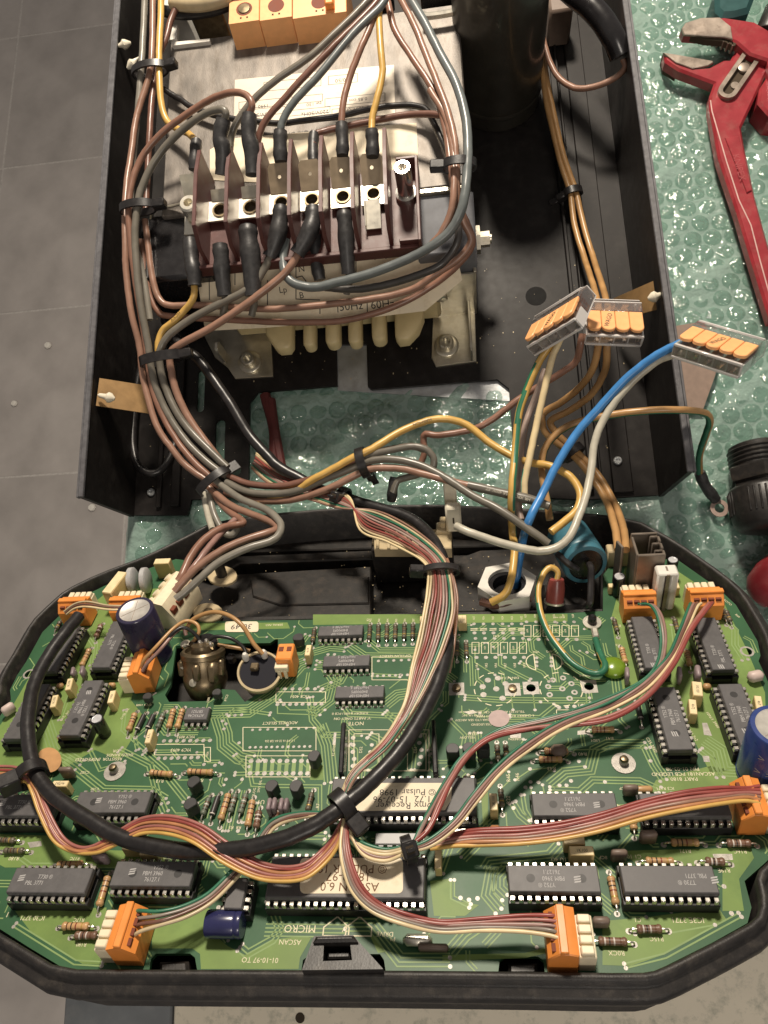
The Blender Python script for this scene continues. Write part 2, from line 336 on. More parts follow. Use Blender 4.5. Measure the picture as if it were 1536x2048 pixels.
m=MB(); m.box((154,310,-16),(704,800,30),ch=1); m.build('bench_top',['bench_green'],tb)
m=MB(); m.box((172,-168,-14.6),(662,154,30),ch=1); m.build('front_board',['bench_cream'],tb)
m=MB(); m.box((-188,-168,-15),(56,154,30),ch=1); m.build('edge_strip',['bench_grey'],tb)
m=MB(); p=T(600,2036,.6); m.disc((p.x,p.y),2.3,.6,14); m.build('screw_hole',['hole_dark'],tb)
# bubble wrap
bw=thing('bubble_wrap','clear green tinted bubble wrap spread over the bench','bubble wrap',(150,250,0))
def wrin(x,y):
    if -198<x<104 and y>103 and not(-120<x<25 and y<178): return random.uniform(-.3,.3)
    return .35*math.sin(x*.11+2*math.sin(y*.05))+.45*abs(math.sin(x*.063-y*.081+1.5*math.sin(x*.03)))**6*3+random.uniform(-.3,.35)
m=MB(); NX,NY=120,150; x0,x1,y0,y1=-197,330,-96,560
for j in range(NY+1):
    for i in range(NX+1): m.v.append(V((x0+(x1-x0)*i/NX,y0+(y1-y0)*j/NY,1.0+wrin(x0+(x1-x0)*i/NX,y0+(y1-y0)*j/NY))))
for j in range(NY):
    for i in range(NX): a=j*(NX+1)+i; m.f.append([a,a+1,a+NX+2,a+NX+1]); m.m.append(0)
m.build('wrap_sheet',['wrap_film'],bw)
IRT=RT.transposed()
def proj(p):
    q=IRT@(p-V((0,0,CH))); return 768+F*q.x/-q.z,1024-F*q.y/-q.z
def seen(px,py):
    if not(-15<px<1551 and -15<py<2000): return 0
    if px>1245+.138*py+4 and py<1000: return 1
    if 500<px<1020 and 780<py<1040: return 1
    if 985<py<1060 and 420<px<1340: return 1
    if 1000<py<1150 and 250<px<390: return 1
    if px>1330 and py<1300 and py<1110+(px-1330)*1.1: return 1
    return 1 if (390<px<460 and 730<py<940) else 0
cand=[];pb=11.3
for j in range(-9,56):
    for i in range(-18,30):
        x=i*pb+(j%2)*pb/2+random.uniform(-.3,.3); y=j*pb*.87+random.uniform(-.3,.3)
        if x0+6<x<x1-6 and y0+6<y<y1-6:
            s=seen(*proj(V((x,y,2)))); cand.append((s,x,y))
def zs(x,y):
    if -198<x<104 and y>103:
        if xa_+3<x<xb_-3 and y<yg_-3: return random.uniform(.4,1.1)
        return .2
    return random.choice((.25,.6,.8,.9,1.0,1.1))
xa_=T(500,850,3).x; xb_=T(1016,757,3).x; yg_=176
bms=[]
for k in range(6):
    b=MB(); b.dome((0,0,0),5.1,2.2,16,6)
    for v in b.v:
        a=math.atan2(v.y,v.x); v.z*=1-.22*max(0,math.sin(a*(1+k%3)+k))*(v.length/5); v.x+=random.uniform(-.16,.16); v.y+=random.uniform(-.16,.16)
    b.v[-1].z-=random.uniform(0,1.6) if k>2 else 0
    bms.append(b)
bme=[b.mesh('bubble',['wrap_bubble'],angle=180) for b in bms]
vis=[c for c in cand if c[0]]; rest=[c for c in cand if not c[0]]+vis[300:]; vis=vis[:300]
for c in vis: put('bubble',random.choice(bme),bw,Matrix.Translation((c[1]-150,c[2]-250,1.0))@Matrix.Rotation(random.uniform(-.22,.22)*(zs(c[1],c[2])>.21),4,'X')@Matrix.Rotation(random.uniform(0,6.28),4,'Z')@Matrix.Diagonal((1,1,zs(c[1],c[2]),1)))
m=MB()
for c in rest: b=random.choice(bms); m.add(b.v,b.f,0,Matrix.Translation((c[1],c[2],1.0))@Matrix.Diagonal((1,1,zs(c[1],c[2]),1)))
m.build('far_bubbles',['wrap_bubble'],bw,angle=180,kind='stuff')
# ================= black chassis channel
ch=thing('metal_chassis','black folded metal chassis channel lying open on the bubble wrap','chassis',(-45,240,3))
xa=T(500,850,3).x; ga=T(500,788,3); gb=T(1016,757,3); xb=gb.x; n0=T(674,690,3); n1=T(734,690,3)
yg=181
out=[(-194,111),(-160,109),(-158,118),(xa,118),(xa,yg-6),(xa+5,yg),(n0.x,yg),(n0.x,n0.y),(n1.x,n1.y),(n1.x,yg-2),(n1.x+2,yg-4),(xb-6,yg-4),(xb,yg-10),(xb,108),(60,104),(101,104),(101,520),(-194,520)]
s1=T(403,783,3); s2=T(441,884,3)
m=MB(); m.plate([out,rrect((s1.x,s1.y),4.6,27,2.2),rrect((s2.x,s2.y),6,27,2.9)],2.2,4.2); m.build('floor_panel',['chassis_black'],ch)
for sx,y0_ in((-1,106),(1,99)):
    x=-193 if sx<0 else 99.8
    m=MB(); m.prism([(y0_,60.5),(y0_+4,4.2),(520,4.2),(520,60.5)],-1.3,1.3,Matrix(((0,0,1,x),(1,0,0,0),(0,1,0,0),(0,0,0,1))),ch=.25); o=m.build('side_wall',['chassis_black'],ch)
    m=MB(); m.box((x-sx*.3,(y0_+520)/2,61),(2.9,520-y0_,1.6),ch=.35); m.box((x+sx*1.9,(y0_+520)/2,59.6),(1.2,520-y0_,2.6),ch=.2); m.build('rolled_edge',['chassis_edge'],o)
def strip_px(px,py,w,y0_,name='ridge',h=2.2,z=4.2):
    x=T(px,py,z+h).x; m=MB(); m.box((x,(y0_+520)/2,z+h/2-.02),(w,520-y0_,h),ch=.5); m.build(name,['chassis_black'],ch)
strip_px(1238,900,10.5,106); strip_px(1176,900,2.2,108,h=3.2); strip_px(1196,900,1.6,108,h=3.2)
strip_px(318,960,3,114); strip_px(352,930,5,114,h=3)
for (px,py) in((1235,922),(303,985)):
    p=T(px,py,6.4 if px>800 else 4.3); m=MB(); m.lathe([(2.3,0),(2.3,1),(1.9,1.4),(1.2,1.4),(1.1,.6)],16); m.build('rivet_nut',['galv'],ch,A=Matrix.Translation(p))
for (px,py,r) in((1072,592,6),(1095,1545,1)):
    if r>2: p=T(px,py,4.3); m=MB(); m.disc((p.x,p.y),r,4.32,20); m.build('punched_hole',['void'],ch)
o=MB(); o.box((0,0,0),(1,1,1)); 
m=MB(); q=[T(662,688,1.9),T(742,688,1.9),T(742,740,1.9),T(1030,748,1.9),T(1030,803,1.9),T(676,781,1.9)]; m.prism([(p.x,p.y) for p in q],.9,2.1); o=m.build('steel_plate',['galv']); tag(o,'bare galvanised steel plate under the chassis floor, showing through its notch','plate')
m=MB()
for a,b,c,d in(((515,790),(545,790),(560,930),(535,930)),((528,800),(552,800),(580,940),(545,940))):
    q=[T(*a,6),T(*b,5),T(*c,9),T(*d,9)]; m.tube(smooth([(q[0]+q[1])/2,T(548,860,7),(q[2]+q[3])/2]),3.2,8)
o=m.build('dark_red_sleeve',['red_cloth']); tag(o,'dark red fabric sleeve hanging through the gap left of centre in the chassis','sleeve')
# card strips with nylon rivets
def card(label,q,clip,az):
    t=thing('card_strip',label,'card strip',q[0]); m=MB(); u=[v+V((0,0,.6)) for v in q]
    m.add(list(q)+u,[(3,2,1,0),(4,5,6,7),(0,1,5,4),(1,2,6,5),(2,3,7,6),(3,0,4,7)]); m.build('card',['brown_card'],t)
    m=MB(); c=T(*clip); m.lathe([(.8,-2),(2.6,0),(2.9,1.5),(1.6,2.8),(1.2,6),(.3,7)],10,axis(c,c+V((math.cos(az),math.sin(az),.25)))); m.build('rivet',['nylon'],t)
card('brown card strip pinned to the left chassis wall beside the wire bundle',[T(200,757,55),T(296,772,34),T(300,828,34),T(193,812,55)],(222,796,56),2.9)
card('brown card strip pinned inside the right chassis wall behind the lever connector',[T(1226,598,22),T(1306,563,50),T(1313,620,50),T(1240,640,22)],(1304,595,54),.1)
for (px,py,az,lb) in((252,88,3.5,'torn white nylon rivet on the left chassis wall near the top'),(262,130,.6,'frayed white nylon rivet beside the top left cable tie')):
    m=MB(); c=T(px,py,58); m.lathe([(.8,-3),(2.6,0),(2.9,1.5),(1.6,2.8),(.8,5),(.2,7)],9,axis(c,c+V((math.cos(az),math.sin(az),.2)))); o=m.build('nylon_rivet',['nylon']); tag(o,lb,'rivet')
# ================= ballast transformer
tr=thing('transformer','large steel ballast transformer with cream labels and cream coil fins','transformer',(-73,295,4.3))
m=MB(); m.box((-73,317,35),(166,116,62),ch=.8); o=m.build('steel_core',['core_steel'],tr)
m=MB(); m.box((-8,257.4,61),(34,2.6,10),ch=.3); m.build('core_edge',['zinc'],o)
m=MB(); m.box((-148,243,33),(44,41,61),ch=2.2); m.build('coil_cover',['gloss_black'],tr)
m=MB(); m.box((-4,239,34),(30,35,59),ch=.8); m.build('end_plate',['blue_steel'],tr)
m=MB(); m.box((-70,226,30),(120,22,42),ch=2); m.build('bobbin',['cream_plastic'],tr)
LA=V((-72,229,62)); LB=V((-72,203,42)); ly=(LA-LB).normalized(); lx=V((1,0,0)); LF=Matrix((lx,ly,lx.cross(ly))).transposed().to_4x4(); LF.translation=(LA+LB)/2; LFI=LF.inverted()
def onplane(Fr,px,py):
    Fi=Fr.inverted(); c=Fi@V((0,0,CH)); d=Fi.to_3x3()@ray(px,py); t=-c.z/d.z; return c+d*t
def P2(Fr,L): return [tuple(onplane(Fr,*q)[:2]) for q in L]
m=MB(); m.prism(P2(LF,[(395,560),(520,515),(700,497),(905,478),(925,560),(850,622),(700,640),(540,655),(410,662)]),-.7,0,LF); lab=m.build('spec_label',['label_cream'],tr)
m=MB()
def lt(st,px,py,sz): p=onplane(LF,px,py); m.text(st,(p.x,p.y),sz,0,.06,LF)
lt('N',603,538,4.6); lt('Lp',566,580,4.6); lt('B',603,591,4.6); lt('50Hz',702,613,6); lt('60Hz',765,609,6)
for L_ in([(592,515),(592,555)],[(592,555),(604,552),(612,562),(610,568)],[(592,572),(592,598),(640,600)],[(712,515),(712,545)],[(750,500),(750,520)],[(772,498),(772,518)],[(734,600),(735,625)],[(675,603),(676,625)],[(640,610),(640,628)],[(700,600),(745,594)],[(535,560),(535,610)],[(418,540),(419,600)],[(470,532),(470,570)]):
    m.strip(P2(LF,L_),.45,.06) if 0 else m.add([LF@V((v.x,v.y,.07)) for v in MB().strip(P2(LF,L_),.5).v],[(2*i,2*i+2,2*i+3,2*i+1) for i in range(len(L_)-1)])
m.build('lettering',['print'],lab)
for (xa_,xb_,yb_) in((533,586,703),(608,631,697),(652,680,693),(697,723,691),(744,772,686),(790,848,684)):
    a=T(xa_,640,26).x; b=T(xb_,640,26).x; yy=T((xa_+xb_)/2,yb_,26).y; wd=b-a
    pts=[(a,226),(a,yy+wd*.42)]+[(a+wd/2-math.cos(R(t))*wd/2,yy+wd*.42-math.sin(R(t))*wd*.42) for t in range(20,180,20)]+[(b,yy+wd*.42),(b,226)]
    if xa_==790: pts=[(a,226),(a,yy+3),(a+2,yy),(a+wd*.45,yy+.3),(a+wd*.8,yy+6),(b,yy+14),(b,226)]
    if xa_==533: pts=[(a,226),(a+.3,yy+10),(a+wd*.35,yy+2),(a+wd*.5,yy),(b-2,yy),(b,yy+3),(b,226)]
    m=MB(); m.prism(pts,21,29,ch=1.2); m.build('coil_fin',['cream_plastic'],tr,angle=60)
# rating label on top of the core
TF=Matrix.Translation((0,0,66.15))
m=MB(); m.prism(P2(TF,[(470,160),(690,138),(788,130),(790,228),(640,243),(468,240)]),-.1,.12,TF); lab=m.build('rating_label',['label_silver'],tr)
m=MB()
def tt(st,px,py,sz): p=onplane(TF,px,py); m.text(st,(p.x,p.y),sz,math.pi,66.32,mi=0)
def bx_(a,b,c,d,wd=.28):
    q=[onplane(TF,*k) for k in((a,b),(c,b-(c-a)*.1),(c,d-(c-a)*.1),(a,d),(a,b))]; m.strip([(v.x,v.y) for v in q],wd,66.3)
tt('220/50',687,160,3.4); bx_(657,153,715,170); bx_(528,165,642,183); tt('220V/50Hz',630,226,3.4); bx_(575,222,660,233); bx_(664,219,770,230); tt('tw 130',628,208,3); tt('0,85 cos p',712,200,3); bx_(478,222,570,236); bx_(478,205,645,219); bx_(650,198,770,214); tt('220V/0Hz',706,219,3); tt('1990 13',520,213,3); tt('220V/50',527,229,3.4)
m.build('lettering',['print'],lab)
m=MB(); m.prism(P2(TF,[(420,300),(455,278),(833,246),(838,352),(640,372),(420,360)]),-.1,.22,TF); lab=m.build('lamp_label',['label_cream'],tr)
m=MB(); tt('A VAPORI DI ALOGENI',585,268,3.8); tt('4 A',650,300,4); bx_(520,290,600,308); bx_(600,296,668,330); bx_(440,300,470,325); m.build('lettering',['print'],lab)
# mounting feet
def foot(name,poly,wall,wx,wy,tabs=None):
    m=MB(); m.prism([tuple(T(*q,6)[:2]) for q in poly],4.3,6,ch=.2); f=m.build(name,['zinc'],tr)
    m=MB(); a,b=[T(*q,6) for q in wall]; m.box(((a.x+b.x)/2,(a.y+b.y)/2+.4,26),((b-a).length,1.6,41),Matrix.Identity(4),ch=.3); m.build('foot_wall',['zinc'],f)
    c=T(wx,wy,6.2); m=MB(); m.lathe([(7,0),(7,1),(6.6,1.3),(4.2,1.3),(4.2,5.4),(3.6,6),(2.3,6),(2.2,2.5)],28,Matrix.Translation(c)); m.build('bolt',['zinc'],f)
    return f
f=foot('foot',[(866,630),(950,622),(953,722),(872,733),(863,715)],[(864,632),(950,624)],893,692)
m=MB(); m.box((5.6,T(950,680,6).y+6,12),(1.4,38,15),ch=.3); m.build('foot_flange',['zinc'],f)
m=MB(); c=T(882,590,30); m.lathe([(3.6,0),(3.6,2.6),(3,3)],6,axis(c,c+V((0,-1,0)))); m.build('nut',['zinc'],f)
f=foot('foot',[(440,642),(540,632),(546,752),(470,757),(455,735),(430,715),(405,665)],[(405,645),(540,634)],500,725)
m=MB(); c=T(450,715,6); m.prism([(-3.6,0),(3.6,0),(3.6,13),(2,15.5),(-2,15.5),(-3.6,13)],-.8,.8,Matrix(((0,0,1,c.x),(1,0,0,c.y),(0,1,0,c.z),(0,0,0,1)))); m.build('earth_tab',['tin'],f)
c=T(955,480,40); m=MB(); m.rod(c+V((-6,0,0)),c+V((1.4,0,0)),7.5,6); m.rod(c+V((1.4,0,0)),c+V((6.5,0,0)),4.2,6); m.rod(c+V((6,0,0)),c+V((7.5,0,0)),2.6,12); m.build('side_bolt',['zinc'],tr)
m=MB(); m.box((9.6,232,26),(1.6,26,44),ch=.3); m.build('side_plate',['zinc'],tr)
c=T(362,545,30); m=MB(); m.rod(c+V((-8,0,0)),c+V((6,0,0)),2,10); m.lathe([(4.6,0),(4.6,3)],6,axis(c+V((-9,0,0)),c+V((-12,0,0)))); m.build('cover_bolt',['tin'],tr)
m=MB(); m.tube(smooth([T(300,545,30),T(303,520,46),T(302,440,62),T(315,418,67),T(345,412,69),T(372,405,72)],5),1.5,8,flat=.55); m.build('earth_strap',['zinc'],tr)
# ================= maroon terminal block
ZB=67; pa=T(395,520,72); pb_=T(845,330,72); pc=T(845,498,72)
tbk=thing('terminal_block','maroon barrier terminal block with seven fins screwed onto the transformer','terminal block',((pa.x+pb_.x)/2,(pb_.y+pc.y)/2,ZB))
yc=(pb_.y+pc.y)/2; yf=pc.y; yb=pb_.y
m=MB(); m.box(((pa.x+pb_.x)/2-1,yc,ZB+2),(pb_.x-pa.x-2,yb-yf,4.6),ch=.5); m.box(((pa.x+pb_.x)/2-1,yf+1.2,ZB+4),(pb_.x-pa.x-2,2.4,6),ch=.5); m.build('base',['maroon'],tbk)
xe=T(836,400,78).x; xs=T(795,400,78).x
m=MB()
for (c,d) in(((xe,yc,ZB+7),(1.6,yb-yf,12)),(((xe+xs)/2,yb-.8,ZB+7),(xe-xs,1.6,12)),(((xe+xs)/2,yf+3,ZB+6),(xe-xs,1.6,8))): m.box(c,d,ch=.3)
m.build('end_pocket',['maroon'],tbk)
fm=MB(); g=[T(388,305,88),T(388,345,92),T(388,450,92),T(405,500,82),T(423,533,69)]; y_=[p.y for p in g]
fm.prism([(y_[0],ZB+19),(y_[0]+.8,ZB+21.5),(y_[1],ZB+25),(y_[2],ZB+25),(y_[3],ZB+16),(y_[4],ZB+1.5),(y_[4]+3,ZB+.5),(y_[0]-2,ZB+.5),(y_[0]-1,ZB+12)],-1.0,1.0,Matrix(((0,0,1,0),(1,0,0,-yc),(0,1,0,-ZB),(0,0,0,1))),ch=.25); fme=fm.mesh('barrier_fin',['maroon'])
fx=[T(px,400,ZB+25).x for px in(389,452,516,578,641,705,772)]
for x in fx: put('barrier_fin',fme,tbk,Matrix.Translation((x-(pa.x+pb_.x)/2,0,0)))
m=MB(); X=Matrix.Translation(T(380,412,80)); m.lathe([(5,-6),(5,2),(4.2,3),(2.4,3),(2.2,-3)],18,X); m.box((0,-3,-9),(12,16,3),X,ch=.4); m.build('earth_screw',['tin'],tbk)
for i,(px,py) in enumerate(((440,421),(501,415),(563,406),(624,400),(686,394),(747,388))):
    c=T(px,py,ZB+8); t=MB(); t.plate([rrect((0,0),12.6,11.8,.6),[(3.2*math.cos(R(a)),3.2*math.sin(R(a))) for a in range(0,360,24)]],-1.2,0,Matrix.Translation(c))
    o=t.build('terminal_plate',['tin'],tbk)
    t=MB(); t.lathe([(4.0,0),(4.0,.7),(3.1,.7),(2.9,-3)],18,Matrix.Translation(c),cap0=False,cap1=False); t.build('thread_ring',['brass_dark'],o); t=MB(); t.disc((c.x,c.y),3.2,c.z-2.6,14); t.build('thread_hole',['hole_dark'],o)
    if i>1:
        u=MB(); ang=R(-38); X=Matrix.Translation(c+V((0,5.6,0)))@Matrix.Rotation(R(32),4,'X'); u.plate([[(-5.6,0),(5.6,0),(5.6,12.5),(4.2,14.6),(-4.2,14.6),(-5.6,12.5)],[(1*math.cos(R(a)),8+1*math.sin(R(a))) for a in range(0,360,45)]],-.4,.4,X); u.build('spade_tab',['tab'],tbk)
    else:
        u=MB(); X=Matrix.Translation(c+V((0,5.6,0)))@Matrix.Rotation(R(25),4,'X'); u.box((0,3,0),(9,6,.8),X,ch=.1); u.build('spade_tab',['zinc'],tbk)
c=T(747,430,ZB+5); m=MB(); X=Matrix.Translation(c+V((0,3,4)))@Matrix.Rotation(R(12),4,'X'); m.box((0,-5,0),(8,15,.9),X,ch=.1); m.box((-3.6,-5,1.4),(.8,13,2.6),X,ch=.1); m.build('spare_tab',['tin'],tbk)
c=T(381,372,82); m=MB(); X=Matrix.Translation(c)@Matrix.Rotation(R(20),4,'X'); m.prism([(-3,-9),(3,-9),(5.5,6),(-5.5,6)],-.4,.4,X); m.build('earth_tab',['zinc'],tbk)
c=T(813,392,ZB+4); m=MB(); m.lathe([(5.4,0),(5.4,3),(4.1,3.2),(4.1,21),(3.8,21.6),(2.3,21.6),(2.1,15)],20,Matrix.Translation(c)); m.build('long_screw',['chrome'],tbk)
# ================= orange rail terminals, top of the photo
e=[457,519,585,694]; zt=80
for i in range(3):
    a=T(e[i],38-i*6,zt); b=T(e[i+1],38-i*6,zt); xm=(a.x+b.x)/2; wd=b.x-a.x-.5; y0_=T((e[i]+e[i+1])/2,44-i*7,zt).y
    t=thing('rail_terminal',['orange rail terminal block, leftmost of three, with a screw in its round hole','orange rail terminal block in the middle of three','orange rail terminal block with a raised lever, rightmost of three'][i],'terminal',(xm,y0_,20),'orange rail terminals above the transformer')
    m=MB(); m.prism([(0,0),(-3.5,45),(0,60),(30,60),(30,0)],-wd/2,wd/2,Matrix(((0,0,1,xm),(1,0,0,y0_),(0,1,0,20),(0,0,0,1))),ch=.35); m.build('housing',['orange_pale'],t)
    m=MB(); c=(xm,y0_+9,zt+.06); m.disc(c,4.6,c[2],20,mi=0); m.build('screw_well',['hole_red'],t)
    m=MB(); [m.box((xm+d,y0_+3,zt),(1,1,.3)) for d in(-1.8,1.8)]; m.build('test_holes',['hole_dark'],t)
    if i==0: m=MB(); m.lathe([(3.6,0),(3.2,.6),(.2,.9)],14,Matrix.Translation((xm,y0_+9,zt))); m.build('screw',['brass_dark'],t); m=MB(); m.box((xm-2,y0_+17,zt),(12,3,.5)); m.build('slot',['hole_red'],t)
    if i==2: m=MB(); m.box((xm+6,y0_+9,zt+2),(5,14,5),ch=.8); m.build('lever',['orange'],t)
# bits behind the transformer
m=MB(); q=[T(345,93,68),T(420,84,68),T(420,79,68),T(343,86,68)]; m.prism([(p.x,p.y) for p in q],60,68.6); p=T(352,75,64); m.box((p.x,p.y,66),(4,10,3)); o=m.build('white_bracket',['white_plastic']); tag(o,'white bracket edge behind the top left corner of the transformer','bracket')
m=MB(); a=T(392,60,50); b=T(455,55,50); m.box(((a.x+b.x)/2,a.y+12,45),(b.x-a.x,26,50),ch=1); o=m.build('relay_block',['brass_dark']); tag(o,'dark brown block left of the orange rail terminals','block')
m=MB(); m.box((T(375,60,20).x,T(375,40,20).y,25),(18,50,40),ch=.5); o=m.build('white_card',['white_plastic']); tag(o,'white card standing behind the wires at the top left','card')
m=MB(); m.tube(smooth([T(325,22,70),T(370,28,72),T(420,22,74),T(460,8,74),T(500,-20,74)]),3.2,10); o=m.build('black_strap',['sheath_black']); tag(o,'black strap passing behind the orange rail terminals','strap')
m=MB(); m.tube(smooth([T(345,5,78),T(400,8,80),T(455,-6,80),T(480,-30,80)]),4.2,10); o=m.build('braided_sleeve',['oldcream']); tag(o,'frayed beige braided sleeve at the top edge beside the orange terminals','sleeve')
m=MB(); m.tube(smooth([T(845,30,72),T(860,32,72),T(908,24,72),T(918,14,72),T(917,-30,72)],5),1.9,8); o=m.build('wire_bracket',['tin']); tag(o,'bent tinned wire bracket above the right end of the transformer','bracket')
m=MB(); m.box((T(880,-10,60).x,T(880,5,60).y+12,50),(22,24,36),ch=1); m.box((T(765,0,70).x,T(765,0,70).y+9,68),(12,16,18),ch=1.5); o=m.build('black_clamp',['gloss_black']); tag(o,'black plastic clamp gripping the wires above the transformer','clamp')
# black capacitor can
cc=T(1001,270,4.3)+V((0,27,0)); t=thing('capacitor_can','tall black cylindrical capacitor can beside the transformer','capacitor',cc)
m=MB(); m.lathe([(23,0),(25.5,1.2),(26,4),(26,112),(24.5,114)],48,Matrix.Translation(cc)); m.build('can',['can_black'],t)
m=MB(); m.lathe([(26.3,10),(26.6,11),(26.6,13),(26.3,14)],48,Matrix.Translation(cc),cap0=False,cap1=False); m.build('ring_groove',['can_black'],t)
m=MB(); p=T(1120,20,26); m.box((p.x,p.y,18),(14,12,26),ch=1.5); o=m.build('brown_plug',['ceramic_brown']); tag(o,'dark brown plug beside the black capacitor can','plug')
# ================= water pump pliers
pl=thing('water_pump_pliers','red water pump pliers with worn steel jaws lying on the bubble wrap','pliers',T(1480,150,2))
def ppoly(L,z0,z1,ch=.6): m=MB(); m.prism([tuple(T(*q,z1)[:2]) for q in L],z0,z1,ch=ch); return m
ppoly([(1363,57),(1371,45),(1401,35),(1449,33),(1510,42),(1540,60),(1570,100),(1575,230),(1545,228),(1536,120),(1500,108),(1474,85),(1449,73),(1413,71),(1368,68)],14,20,1.2).build('upper_jaw',['red_paint'],pl)
ppoly([(1363,57),(1371,45),(1401,35),(1440,34),(1462,52),(1466,78),(1449,73),(1413,71),(1368,68)],19.6,21,.4).build('upper_jaw_face',['steel_worn'],pl)
m=ppoly([(1364,58),(1413,71),(1449,73),(1474,85),(1470,92),(1446,82),(1410,79),(1366,68)],15,19,.2); m.build('jaw_teeth',['hole_dark'],pl)
lj=ppoly([(1328,106),(1352,122),(1385,136),(1420,133),(1449,118),(1462,118),(1480,85),(1516,82),(1534,91),(1536,140),(1504,209),(1483,254),(1489,290),(1510,390),(1540,500),(1580,640),(1540,640),(1528,602),(1492,484),(1474,424),(1437,315),(1419,215),(1420,190),(1428,166),(1356,139),(1330,122)],8,15,1.3); lj=lj.build('lower_jaw',['red_paint'],pl)
ppoly([(1326,105),(1350,108),(1425,121),(1427,124),(1415,131),(1385,136),(1352,125)],14.6,16,.3).build('lower_jaw_face',['steel_worn'],lj)
ppoly([(1326,106),(1331,124),(1356,139),(1350,128)],4,13,.2).build('jaw_edge',['hole_dark'],lj)
m=MB()
def slotring(w,n=10):
    a=T(1457,178,18); b=T(1505,108,18); d=(b-a).normalized(); nn=V((-d.y,d.x,0)); o=[]
    for k in range(n+1): t=math.pi*k/n; o.append(a-d*(w*math.sin(t))+nn*(w*math.cos(t)))
    for k in range(n+1): t=math.pi*k/n; o.append(b+d*(w*math.sin(t))-nn*(w*math.cos(t)))
    return [(p.x,p.y) for p in o]
m.plate([slotring(5.4),slotring(2.9)],14.8,17.4); m.build('slot_plate',['steel_worn'],lj)
m=MB(); a=slotring(3.0); m.prism(a,14.9,15.2); m.build('slot_floor',['hole_dark'],lj)
m=MB(); p=T(1488,134,17); m.lathe([(3.2,-1.5),(3.2,0),(2.6,.3)],16,Matrix.Translation(p)); p=T(1470,170,16); m.lathe([(2.4,-1.2),(2.4,0)],12,Matrix.Translation(p)); m.build('pivot',['steel_worn'],lj)
m=MB(); m.strip([T(*q,15.1)[:2] for q in((1421,200),(1424,222),(1453,322),(1478,400),(1502,450),(1520,520),(1545,610))],.7,15.06); m.build('worn_edge',['worn_line'],lj)
m=MB(); [m.box(T(1372+k*9,72+k*1.6+(k>7)*(k-7)*2.4,16),(1,3.2,6),ch=.2) for k in range(11)]; m.build('teeth',['steel_worn'],pl)
hp=ppoly([(1450,275),(1478,272),(1504,380),(1494,385)],15,15.9,.3); hp=hp.build('handle_panel',['red_paint'],lj)
ppoly([(1437,315),(1452,290),(1500,425),(1560,640),(1540,640),(1474,424)],2,9,.8).build('handle_edge',['red_paint'],lj)
m=MB(); a=T(1466,292,16); b=T(1490,378,16); d=b-a; X=Matrix.Translation((a+b)/2+V((0,0,.05)))@Matrix.Rotation(math.atan2(d.y,d.x),4,'Z'); m.text('KNIPEX',(0,0),5.2,0,0,X,sx=1); m.build('lettering',['emboss'],hp)
m=MB()
for k in range(7):
    p=T(1502+k*5.6,487+k*19,10); m.box(p,(5,2.2,6),Matrix.Identity(4),ch=.6)
m.build('grip_ribs',['red_paint'],lj)
m=ppoly([(1516,205),(1520,175),(1536,150),(1575,150),(1575,236),(1540,232)],2,17,1.5); o=m.build('second_handle',['red_paint'],pl)
m=MB(); a=T(1470,-12,13); b=T(1490,30,13)
m=ppoly([(1430,-20),(1432,18),(1445,30),(1470,28),(1500,20),(1515,-20)],2,22,2.5); t=thing('hand_tool','end of a dark teal tool handle at the top edge above the pliers','tool',T(1470,10,2)); m.build('handle',['teal_grip'],t)
m=MB(); c=T(1545,45,14); m.lathe([(7,-10),(7.5,-9),(7.5,9),(7,10)],24,axis(c,c+V((.5,1,0)))); o=m.build('knurled_knob',['plastic_black']); tag(o,'black knurled knob at the top right corner behind the pliers','knob')
c=T(1551,1163,13); m=MB(); prof=[(.5,-14),(6,-12.5),(10,-8),(12,0),(12,30),(10,40)]; m.lathe(prof,24,axis(c,c+V((.75,.55,.05)))); t=thing('hand_tool','rounded end of a red tool handle at the right edge above the circuit board','tool',c); m.build('handle',['red_paint'],t)
# cable gland
gc=T(1532,1000,17); t=thing('cable_gland','black plastic cable gland with ribbed nut lying on its side at the right','cable gland',gc-V((0,0,16)))
X=axis(gc+V((0,-8,0)),gc+V((0,1,0)))
m=MB(); m.lathe([(10,-8),(14,-7),(16.4,-4),(17,0),(17,13),(16,14.5),(14.5,15)],40,X); nut=m.build('nut',['plastic_black'],t)
m=MB()
for k in range(40):
    a=2*math.pi*k/40
    if k%10<7: m.box((17.1*math.cos(a),17.1*math.sin(a),6.5),(.9,.9,12),X,ch=.2)
m.build('ribs',['plastic_black'],nut)
m=MB(); m.lathe([(15,15),(15,17),(16.5,17.5),(17,19),(17,24),(16,25),(14.5,25.5)],6,X); m.lathe([(14,24),(14,36)],24,X,cap0=False); [m.lathe([(14,26+2.3*k),(14.9,26.8+2.3*k),(14,27.6+2.3*k)],28,X,cap0=False,cap1=False) for k in range(4)]; m.lathe([(13.5,36),(12,37)],24,X); m.build('threaded_body',['plastic_black'],t)
# grey-brown paper tag under the right rail
m=MB(); q=[T(1340,660,1.4),T(1400,650,1.4),T(1440,700,1.4),T(1425,760,1.4),T(1400,830,1.4),T(1360,830,1.4)]; m.prism([(p.x,p.y) for p in q],4.7,5.4); o=m.build('paper_tag',['tag_brown']); tag(o,'pinkish grey paper tag lying under the white lever connector, beside the right rail','paper tag')
